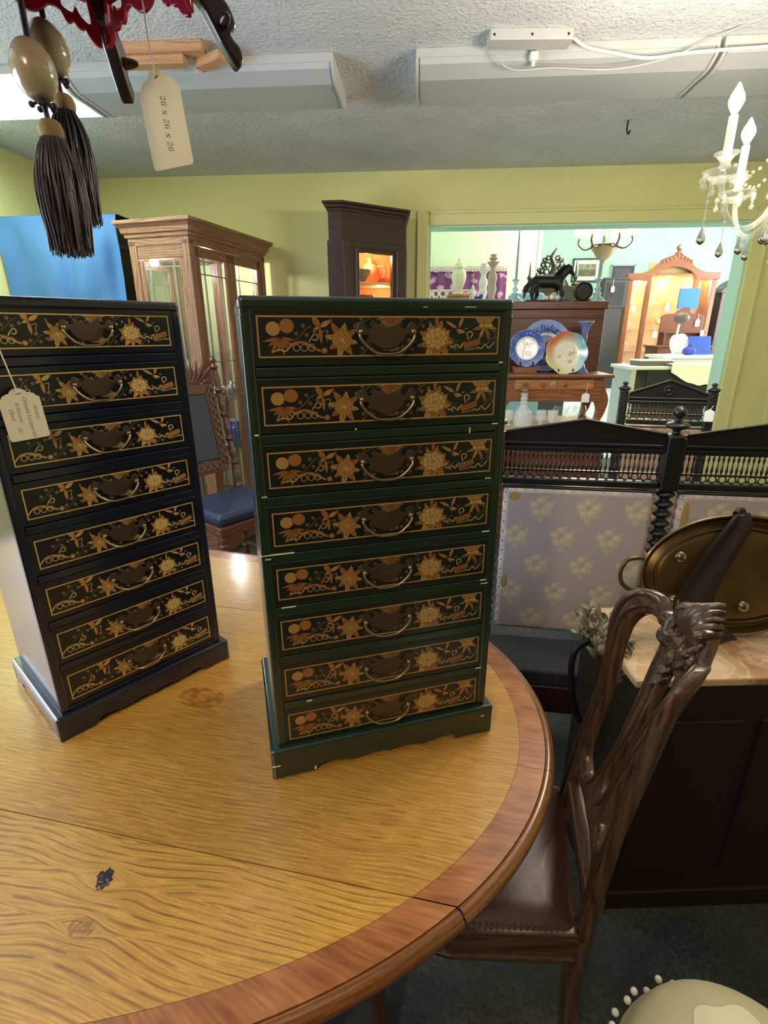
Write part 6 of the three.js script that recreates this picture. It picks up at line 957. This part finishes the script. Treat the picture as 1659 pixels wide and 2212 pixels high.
{ // purple fringed hanging on the partition
  const t = thing('purple_hanging', 'purple patterned hanging with pale fringe on the mint partition', 'wall hanging', [0.5, 1.85, -7.38]);
  const pt = dataTex(256, 128, (u, v) => { const a = fbm(u * 14, v * 7, 71, 3, 14, 7), s = vn(u * 60, v * 4, 2, 60, 4); return a > 0.52 ? [176, 136, 172] : mix([116, 66, 116], [98, 52, 100], s); }); pt.repeat.set(1, 2);
  const g = new THREE.PlaneGeometry(1.2, 1.1, 60, 10), p = g.attributes.position; for (let i = 0; i < p.count; i++) p.setZ(i, 0.015 * Math.sin(p.getX(i) * 40)); g.computeVertexNormals(); mesh('cloth', xf(g, [0, -0.2, 0]), new THREE.MeshPhysicalMaterial({ map: pt, roughness: 0.9, side: THREE.DoubleSide }), t);
  const fr = []; for (let i = 0; i < 90; i++) fr.push(bx(0.008, rr(0.04, 0.07), 0.004, -0.6 + i * 0.01335, 0.335, 0.018)); mesh('fringe', fr, std(0xd8ccd0, 0.9), t).userData.kind = 'stuff'; mesh('rod', xf(new THREE.CylinderGeometry(0.012, 0.012, 1.26, 10), [0, 0.37, 0.0], [0, 0, Math.PI / 2]), M.offWhite, t);
  mesh('wall_bracket', [bx(0.02, 0.02, 0.06, -0.5, 0.37, -0.03), bx(0.02, 0.02, 0.06, 0.5, 0.37, -0.03)][0], M.offWhite, t); mesh('wall_bracket', bx(0.02, 0.02, 0.06, 0.5, 0.37, -0.03), M.offWhite, t);
}
{ // carved cabinet with pierced crest
  const t = thing('carved_cabinet', 'dark cabinet with a pierced carved crest and spiked finials', 'cabinet', [1.44, FY, -6.42]); const m = std(new THREE.Color(0.05, 0.04, 0.035), 0.5);
  mesh('body', bx(0.5, 1.38, 0.36, 0, 0.69, 0, 0.006), m, t); mesh('cornice', ext(poly([[-0.27, 1.38], [0.27, 1.38], [0.27, 1.43], [0.17, 1.44], [0.10, 1.56], [-0.10, 1.56], [-0.17, 1.44], [-0.27, 1.43]]), 0.36, 0.008), m, t);
  mesh('pediment_panel', ext(poly([[-0.14, 1.44], [0.14, 1.44], [0.085, 1.53], [-0.085, 1.53]]), 0.38, 0.004), std(0x7a706a, 0.6), t);
  for (const s of [-1, 1]) { mesh('finial', slathe([[0.03, 1.43], [0.036, 1.46], [0.016, 1.49], [0.026, 1.53], [0.012, 1.56], [0.008, 1.62], [0.002, 1.7]], 12).translate(s * 0.25, 0, 0.1), m, t); }
  const cr = [taperTube([[0, 1.55, 0.05], [0.02, 1.65, 0.05], [-0.015, 1.74, 0.05], [0.03, 1.83, 0.05]], [0.03, 0.034, 0.022, 0.006], 16, 8)];
  for (const q of [-1, 1]) for (const [x, y, r] of [[0.06, 1.59, 0.03], [0.055, 1.66, 0.028], [0.105, 1.60, 0.024], [0.1, 1.66, 0.024], [0.05, 1.73, 0.022], [0.145, 1.56, 0.02], [0.14, 1.61, 0.018], [0.09, 1.71, 0.018]]) { cr.push(xf(new THREE.TorusGeometry(r, 0.009, 6, 16, 4.6), [q * x, y, 0.05], [0, 0, q * x * 20])); cr.push(taperTube([[q * x, y - r, 0.05], [q * (x + r), y, 0.055], [q * (x + r * 0.9), y + r * 1.5, 0.05]], [0.01, 0.014, 0.003], 8, 6)); }
  mesh('pierced_crest', cr, m, t);
}
{ // grandfather clock
  const t = thing('longcase_clock', 'dark longcase clock standing left of the lit display cabinet', 'clock', [3.28, FY, -9.85], 0.1); const m = std(new THREE.Color(0.05, 0.047, 0.046), 0.5);
  mesh('plinth', bx(0.42, 0.4, 0.26, 0, 0.2, 0, 0.006), m, t); mesh('trunk', bx(0.32, 1.0, 0.22, 0, 0.9, 0, 0.006), m, t); mesh('hood', bx(0.4, 0.45, 0.26, 0, 1.58, 0, 0.006), m, t); mesh('hood_door', bx(0.3, 0.34, 0.01, 0, 1.58, 0.134, 0.003), std(0x3c3c40, 0.2), t); mesh('hood_top', bx(0.44, 0.03, 0.28, 0, 1.815, 0, 0.006), m, t);
  const k = thing('price_tag', 'white price tag on the longcase clock hood', 'price tag', [3.28 - 0.05, FY + 1.6, -9.85 + 0.165], 0.1); mesh('card', ext(tagShape(0.06, 0.1), 0.002), M.whiteTag, k); mesh('string', bar([0, 0.09, 0], [0, 0.2, -0.005], 0.003), M.string, k);
}
{ // lit display cabinet with carved crest
  const X = 4.36, Z = -10.25, Wd = 1.5, H = 1.92;
  const t = thing('display_cabinet', 'lit walnut display cabinet with an arched carved crest', 'cabinet', [X, FY, Z]); const m = M.vit = W([168, 104, 66], [104, 58, 36], 81, 0.4), hw = Wd / 2, d = 0.42, ins = std(0xd8b47c, 0.6);
  mesh('plinth', [muv(bx(Wd, 0.22, d, 0, 0.15, 0, 0.01)), muv(bx(Wd + 0.04, 0.05, d + 0.04, 0, 0.05, 0, 0.01))], m, t);
  mesh('back_panel', bx(Wd - 0.06, H - 0.3, 0.02, 0, 1.1, -d / 2 + 0.02), ins, t); mesh('arched_back', bx(0.8, 0.2, 0.02, 0, 1.995, d / 2 - 0.13, 0.004), ins, t); mesh('arched_pane', bx(0.72, 0.2, 0.006, 0, 1.9, d / 2 - 0.07), M.glass, t);
  for (const x of [-hw + 0.04, -0.4, 0.4, hw - 0.04]) mesh('pilaster', muv(bx(0.085, 1.57, Math.abs(x) > 0.5 ? d - 0.04 : 0.06, x, 1.035, Math.abs(x) > 0.5 ? 0 : d / 2 - 0.03, 0.012), 1, 'y'), m, t);
  const arch = new THREE.Shape(); arch.moveTo(-hw - 0.03, 1.82); arch.lineTo(-hw - 0.03, 1.92); arch.lineTo(-0.55, 1.93); arch.quadraticCurveTo(-0.32, 1.97, -0.22, 2.14); arch.quadraticCurveTo(-0.1, 2.2, 0, 2.21); arch.quadraticCurveTo(0.1, 2.2, 0.22, 2.14); arch.quadraticCurveTo(0.32, 1.97, 0.55, 1.93); arch.lineTo(hw + 0.03, 1.92); arch.lineTo(hw + 0.03, 1.82); arch.lineTo(0.38, 1.80); arch.quadraticCurveTo(0.34, 1.98, 0, 2.02); arch.quadraticCurveTo(-0.34, 1.98, -0.38, 1.80); mesh('arched_cornice', muv(xf(ext(arch, 0.12, 0.012, 3), [0, 0, d / 2 - 0.06])), m, t);
  mesh('top', muv(bx(Wd, 0.03, d, 0, 1.9, -0.02)), m, t); mesh('side_panel', bx(0.02, H - 0.3, d - 0.06, -hw + 0.02, 1.08, 0), m, t); mesh('side_panel', bx(0.02, H - 0.3, d - 0.06, hw - 0.02, 1.08, 0), m, t);
  const cv = []; for (let i = -4; i <= 4; i++) cv.push(taperTube([[i * 0.05, 2.13 - Math.abs(i) * 0.02, 0.17], [i * 0.06 + 0.02, 2.2 - Math.abs(i) * 0.025, 0.2], [i * 0.045 + 0.02, 2.28 - Math.abs(i) * 0.04, 0.17]], [0.02, 0.03, 0.006], 10, 6)); cv.push(taperTube([[0, 2.2, 0.17], [0.04, 2.27, 0.18], [0.0, 2.32, 0.18], [0.05, 2.38, 0.17]], [0.04, 0.035, 0.025, 0.004], 12, 7)); cv.push(sp(0.05, 0, 2.1, 0.17, [1, 1, 0.5], 12)); mesh('carved_crest', cv, m, t);
  for (const [x, w] of [[-0.575, 0.26], [0, 0.72], [0.575, 0.26]]) mesh('pane', bx(w, 1.55, 0.006, x, 1.06, d / 2 - 0.03), M.glass, t);
  for (const y of [0.62, 1.0, 1.42]) mesh('glass_shelf', bx(Wd - 0.12, 0.012, d - 0.12, 0, y, -0.02), M.glass, t);
  const lm = std(0xfff0d0, 0.4, { emissive: new THREE.Color(1, 0.8, 0.45), emissiveIntensity: 3 }); for (const x of [-0.5, 0, 0.5]) { mesh('cabinet_lamp', cy(0.03, 0.03, 0.02, x, 1.85, 0), lm, t); pointLight(0xffd49a, 0.55, [X + x, FY + 1.8, Z], 1.5); }
  // glassware on the shelves
  const items = [[-0.2, 1.43, 'candelabrum', 0.36], [0.26, 1.43, 'bowl', 0.2], [0.06, 1.43, 'bowl', 0.16], [-0.6, 1.43, 'vase', 0.25], [0.0, 1.01, 'bird', 0.26], [-0.6, 1.01, 'vase', 0.2], [0.3, 1.01, 'bowl', 0.16], [-0.2, 0.63, 'bowl', 0.15], [-0.6, 0.63, 'vase', 0.22], [-0.58, 0.27, 'vase', 0.24], [-0.2, 0.27, 'bowl', 0.2]];
  const cr = std(0xfff4dc, 0.08, { transmission: 0.45, thickness: 0 });
  const row = { 1.43: 'top', 1.01: 'middle', 0.63: 'lower', 0.27: 'bottom' };
  for (const [x, y, k, h] of items) {
    const where = x < -0.5 ? 'left bay' : x < -0.1 ? 'middle bay, left' : x > 0.15 ? 'middle bay, right' : 'middle bay, centre', o = thing(k === 'bird' ? 'glass_bird' : `glass_${k}`, `clear glass ${k} on the ${row[y]} shelf of the display cabinet, ${where}`, 'glassware', [X + x, FY + y - (y === 0.27 ? 0.01 : 0.004), Z - 0.01]);
    if (k === 'bowl') { mesh('bowl', slathe([[h * 0.3, 0], [h * 0.1, h * 0.2], [h * 0.2, h * 0.4], [h * 0.55, h * 0.8], [h * 0.5, h * 0.8], [h * 0.12, h * 0.45]], 16), cr, o); mesh('contents', sp(h * 0.3, 0, h * 0.72, 0, [1, 0.5, 1], 10), cr, o); }
    else if (k === 'vase') { mesh('vase', slathe([[h * 0.22, 0], [h * 0.26, h * 0.1], [h * 0.3, h * 0.5], [h * 0.15, h * 0.75], [h * 0.26, h]], 16), cr, o); mesh('rim', xf(new THREE.TorusGeometry(h * 0.25, h * 0.03, 6, 18), [0, h, 0], [Math.PI / 2, 0, 0]), cr, o); }
    else if (k === 'bird') { mesh('body', blob([[[-0.06, 0.12, 0], [0.03, 0.13, 0], 0.045, 0.035], [[0.03, 0.13, 0], [0.07, 0.2, 0], 0.022, 0.016], [[-0.06, 0.13, 0], [-0.12, 0.2, 0], 0.03, 0.006], [[-0.02, 0.13, 0], [-0.01, 0.25, 0.02], 0.03, 0.006]], [-0.16, -0.02, -0.16], [0.16, 0.3, 0.16], 34, 0.02), std(0xd8c08a, 0.4), o); mesh('base', slathe([[0.06, 0], [0.055, 0.02], [0.02, 0.05], [0.02, 0.1]], 14), std(0xd8c08a, 0.4), o); }
    else { mesh('stem', slathe([[0.09, 0], [0.09, 0.01], [0.02, 0.05], [0.025, 0.12], [0.015, 0.2], [0.03, 0.24]], 14), cr, o); for (const q of [-1, 0, 1]) { mesh('branch', tube([[0, 0.16, 0], [q * 0.08, 0.14, 0], [q * 0.14, 0.2, 0], [q * 0.14, 0.25, 0]], 0.01, 14, 6), cr, o); mesh('candle', cy(0.014, 0.014, 0.09, q * 0.14, 0.3, 0, 10), cr, o); } }
  }
  for (const [x, y, l] of [[-0.6, 1.3, 'white price tag in the left bay of the display cabinet'], [-0.02, 1.3, 'white price tag under the top shelf of the display cabinet'], [-0.16, 0.86, 'white price tag below the middle shelf of the display cabinet']]) { const k = thing('price_tag', l, 'price tag', [X + x, FY + y, Z + d / 2 - 0.02]); mesh('card', ext(tagShape(0.07, 0.12), 0.002), M.whiteTag, k); mesh('string', bar([0, 0.11, 0], [0, 0.17, -0.003], 0.004), M.string, k); }
}
{ // dark mirror-door wardrobe, far right
  const t = thing('mirror_wardrobe', 'dark carved wardrobe with mirror door at the far right', 'wardrobe', [5.60, FY, -10.3]); const m = W([96, 66, 60], [52, 32, 30], 83, 0.45), bd = bx(0.72, 1.62, 0.42, 0, 0.81, 0, 0.01);
  mesh('body', muv(bd, 1, 'y'), m, t); mesh('mirror', bx(0.46, 1.3, 0.01, 0, 0.86, 0.214, 0.002), M.mirrorDark = std(0x5a6c78, 0.08, { metalness: 0.9 }), t); mesh('mirror_frame', [bx(0.05, 1.36, 0.03, -0.25, 0.86, 0.218, 0.006), bx(0.05, 1.36, 0.03, 0.25, 0.86, 0.218, 0.006), bx(0.55, 0.05, 0.03, 0, 1.53, 0.218, 0.006)], m, t);
  const a = new THREE.Shape(); a.moveTo(-0.4, 1.6); a.quadraticCurveTo(-0.36, 1.7, -0.25, 1.72); a.quadraticCurveTo(-0.15, 1.84, 0, 1.85); a.quadraticCurveTo(0.15, 1.84, 0.25, 1.72); a.quadraticCurveTo(0.36, 1.7, 0.4, 1.6); mesh('arched_top', muv(ext(a, 0.44, 0.012)), m, t); const cv = []; for (let i = -3; i <= 3; i++) cv.push(taperTube([[i * 0.04, 1.8, 0.18], [i * 0.06, 1.88, 0.2], [i * 0.07 + 0.02, 1.93 - Math.abs(i) * 0.015, 0.18]], [0.02, 0.024, 0.005], 8, 6)); mesh('carved_crest', cv, m, t);
}
{ // secretary desk with arched back and a blue panel above it
  const t = thing('writing_desk', 'reddish desk with arched shelf back in front of the display cabinet', 'desk', [4.30, FY, -9.15]); const m = W([142, 82, 58], [84, 42, 30], 85, 0.42);
  mesh('desk_body', muv(bx(0.8, 0.72, 0.5, -0.1, 0.36, 0, 0.01)), m, t); mesh('desk_top', muv(bx(0.86, 0.03, 0.54, -0.1, 0.735, 0, 0.006)), m, t);
  const a = new THREE.Shape(); a.moveTo(-0.34, 0.75); a.lineTo(-0.34, 1.2); a.quadraticCurveTo(-0.3, 1.25, -0.14, 1.24); a.quadraticCurveTo(-0.06, 1.34, 0, 1.34); a.quadraticCurveTo(0.06, 1.34, 0.14, 1.24); a.quadraticCurveTo(0.3, 1.25, 0.34, 1.2); a.lineTo(0.34, 0.75); mesh('arched_back', muv(xf(ext(a, 0.03, 0.006), [0.0, 0, -0.2])), m, t); mesh('shelf', muv(bx(0.66, 0.02, 0.16, 0, 0.95, -0.11)), m, t); for (const s of [-1, 1]) mesh('bracket', muv(bx(0.025, 0.2, 0.15, s * 0.3, 0.85, -0.11)), m, t); mesh('knob', sp(0.02, -0.35, 0.58, 0.26), M.gold, t);
  const k = thing('price_tag', 'white price tag on the arched desk back', 'price tag', [4.30 + 0.24, FY + 1.04, -9.32]); mesh('card', ext(tagShape(0.07, 0.12), 0.002), M.whiteTag, k); mesh('string', bar([0, 0.11, 0], [0, 0.2, -0.005], 0.003), M.string, k);
  const bp = thing('blue_board', 'plain blue notice board standing behind the reddish desk', 'board', [4.45, FY, -9.57]); mesh('board', bx(0.33, 0.32, 0.03, 0, 1.48, 0, 0.004), std(0x3c78c0, 0.5), bp); mesh('post', bx(0.05, 1.34, 0.04, 0, 0.67, 0, 0.004), M.darkMetal, bp); mesh('foot', bx(0.3, 0.03, 0.2, 0, 0.015, 0, 0.004), M.darkMetal, bp);
}
{ // white work desk with laptop, lamp and papers
  const t = thing('work_desk', 'cream office desk carrying the blue laptop', 'desk', [4.1, FY, -8.1]); const m = std(0xe0dcc8, 0.5); mesh('top', bx(1.35, 0.04, 0.7, 0, 0.62, 0, 0.006), M.white, t); mesh('modesty_panel', bx(1.26, 0.5, 0.02, 0, 0.34, 0.28), m, t); for (const s of [-1, 1]) mesh('pedestal', bx(0.06, 0.6, 0.6, s * 0.6, 0.3, 0, 0.004), m, t);
  const top = FY + 0.64, Z = -7.95;
  const l = thing('laptop', 'open laptop with a glowing blue lid side on the cream desk', 'laptop', [4.02, top, Z], 0.12); mesh('base', bx(0.33, 0.016, 0.24, 0, 0.008, 0.02, 0.004), M.silver, l); mesh('lid', xf(bx(0.33, 0.25, 0.01, 0, 0.125, 0, 0.003), [0.02, 0.014, -0.1], [-0.25, 0, 0.0]), std(0x3a58b8, 0.3), l);
  const la = thing('desk_lamp', 'slim white desk lamp with a round dark shade left of the laptop', 'lamp', [3.60, top, Z]); mesh('base', cy(0.09, 0.08, 0.02, 0, 0.01, 0), M.white, la); mesh('pole', bar([0, 0.02, 0], [0.03, 0.42, 0], 0.014), M.white, la); mesh('shade', sp(0.1, 0.05, 0.5, 0, [1, 0.75, 1], 16), std(0x6a5a50, 0.5), la);
  const cu = thing('crumpled_cloth', 'crumpled white cloth heaped behind the laptop', 'cloth', [3.76, top + 0.001, Z - 0.2]); { const g = new THREE.IcosahedronGeometry(0.13, 3), p = g.attributes.position; for (let i = 0; i < p.count; i++) { const k = 0.75 + 0.5 * fbm(p.getX(i) * 14 + 5, p.getY(i) * 14 + p.getZ(i) * 9, 3, 3); p.setXYZ(i, p.getX(i) * k, (p.getY(i) + 0.13) * k * 1.2, p.getZ(i) * k * 0.6); } g.computeVertexNormals(); mesh('cloth', g, M.white, cu); mesh('hem', tube([[-0.08, 0.004, 0.05], [0, 0.006, 0.09], [0.08, 0.004, 0.05]], 0.006), M.white, cu); }
  const pb = thing('blue_bag', 'small blue bag left of the laptop', 'bag', [3.76, top, Z + 0.14]); mesh('bag', blob([[[-0.03, 0.06, 0], [0.04, 0.06, 0], 0.055, 0.05]], [-0.12, -0.01, -0.12], [0.12, 0.15, 0.12], 26, 0.02), std(0x3848b4, 0.6), pb); mesh('handle', tube([[-0.03, 0.11, 0], [0, 0.15, 0], [0.03, 0.11, 0]], 0.006, 12, 6), M.black, pb);
  const cn = thing('white_candle', 'single white pillar candle behind the laptop', 'candle', [4.06, top, Z - 0.2]); mesh('wax', cy(0.022, 0.022, 0.34, 0, 0.17, 0), M.white, cn); mesh('wick', cy(0.003, 0.003, 0.02, 0, 0.345, 0), M.black, cn);
  const rd = thing('papers', 'stack of papers with a red folder at the right of the cream desk', 'papers', [4.5, top, Z]); mesh('sheets', bx(0.4, 0.03, 0.28, 0, 0.015, 0, 0.003), M.white, rd); mesh('red_folder', xf(bx(0.16, 0.02, 0.2), [-0.16, 0.045, 0], [0, 0.3, 0.08]), std(0xc84048, 0.5), rd); mesh('top_sheets', xf(bx(0.28, 0.05, 0.24, 0, 0, 0, 0.01), [0.08, 0.055, 0], [0, -0.2, 0]), std(0xd4e4e0, 0.6), rd);
}
{ // pale counter with papers and a dark cover, behind the matching chair
  const t = thing('pale_counter', 'pale counter with a dark cover hanging on its front', 'counter', [2.42, FY, -5.35]); mesh('top', bx(0.95, 0.03, 0.5, 0, 0.635, 0, 0.006), M.white, t); mesh('side', bx(0.05, 0.62, 0.46, -0.42, 0.31, 0, 0.004), M.offWhite, t); mesh('side', bx(0.05, 0.62, 0.46, 0.42, 0.31, 0, 0.004), std(0x9a8c80, 0.6), t); mesh('dark_cover', bx(0.62, 0.34, 0.02, 0.0, 0.45, 0.25, 0.008), std(0x141416, 0.7), t); mesh('back', bx(0.86, 0.6, 0.02, 0, 0.3, -0.2), std(0x8a7c70, 0.7), t); mesh('blue_towel', bx(0.14, 0.5, 0.015, 0.37, 0.4, 0.258, 0.006), std(0xa8d8dc, 0.8), t);
  const top = FY + 0.65; const b = thing('slim_carton', 'slim dark and white carton lying on the pale counter', 'carton', [2.22, top, -5.3], 0.1); mesh('carton', bx(0.32, 0.045, 0.2, 0, 0.0225, 0, 0.004), std(0x6a6a6a, 0.6), b); mesh('lid', bx(0.325, 0.012, 0.205, 0, 0.05, 0, 0.003), M.white, b);
  const c = thing('lace_cloth', 'white lace cloth spilling over the front of the pale counter', 'cloth', [2.52, top, -5.2]); const g = new THREE.PlaneGeometry(0.42, 0.34, 24, 20), p = g.attributes.position; for (let i = 0; i < p.count; i++) { const x = p.getX(i), v = 0.17 - p.getY(i); const z = Math.min(v, 0.13) - 0.0, dr = Math.max(0, v - 0.13); p.setXYZ(i, x, 0.008 + 0.03 * fbm(x * 9 + 3, v * 9, 4, 3) - dr * 0.8 * (0.6 + 0.5 * Math.sin(x * 7 + 1)), z + (dr > 0 ? 0.012 : 0)); } g.computeVertexNormals(); mesh('lace', g, std(0xf4f6f4, 0.8, { side: THREE.DoubleSide }), c); mesh('hem', tube([[-0.2, 0.016, 0.0], [0, 0.024, 0.0], [0.2, 0.016, 0.0]], 0.006), M.white, c);
}
// pictures on the end wall
for (const [x, y, w, h, l, dk] of [[3.2, 2.55, 0.56, 0.42, 'framed landscape print with a wide white mat on the mint wall', 0], [3.88, 2.5, 0.46, 0.28, 'small dark framed picture beside the display cabinet crest', 1]]) {
  const t = thing('framed_picture', l, 'picture', [x, y, -11.2]); const f = dk ? std(0xb8c4c0, 0.5) : std(0x2c3238, 0.5), fw = 0.025;
  for (const s of [-1, 1]) { mesh('frame_side', bx(fw, h, 0.03, s * (w / 2 - fw / 2), 0, 0, 0.004), f, t); mesh('frame_side', bx(w, fw, 0.03, 0, s * (h / 2 - fw / 2), 0, 0.004), f, t); }
  mesh('mat', bx(w - 0.04, h - 0.04, 0.006, 0, 0, -0.008), dk ? std(0x5c5860, 0.7) : M.white, t);
  const pic = dataTex(64, 48, (u, v) => { const n = fbm(u * 6, v * 5, 15, 4); return mix(v > 0.55 ? [190, 186, 168] : [150, 136, 104], [92, 86, 64], Math.max(0, n * 1.4 - 0.3)); }, true, false); mesh('print', xf(new THREE.PlaneGeometry(w * 0.6, h * 0.52), [0, 0, -0.004]), dk ? std(0x6c6870, 0.7) : new THREE.MeshPhysicalMaterial({ map: pic, roughness: 0.7 }), t);
}
{ // pale mantel carrying the round mirror, left of the longcase clock
  const t = thing('mantel_cabinet', 'pale yellow cabinet with a round arched panel below the framed print', 'cabinet', [3.05, FY, -10.7]); const m = std(0xded8a8, 0.6); mesh('body', bx(0.6, 1.62, 0.4, 0, 0.81, 0, 0.008), m, t); mesh('top', bx(0.68, 0.04, 0.44, 0, 1.64, 0, 0.008), M.white, t); const a = new THREE.Shape(); a.absarc(0, 0, 0.2, 0, Math.PI); mesh('arched_panel', xf(ext(a, 0.02, 0.004), [-0.02, 1.25, 0.205]), std(0x6c6260, 0.5), t); mesh('inner_arch', xf(ext((() => { const q = new THREE.Shape(); q.absarc(0, 0, 0.11, 0, Math.PI); return q; })(), 0.02, 0.002), [-0.02, 1.25, 0.212]), std(0xc8bcb4, 0.5), t);
}

renderer.render(scene, camera);
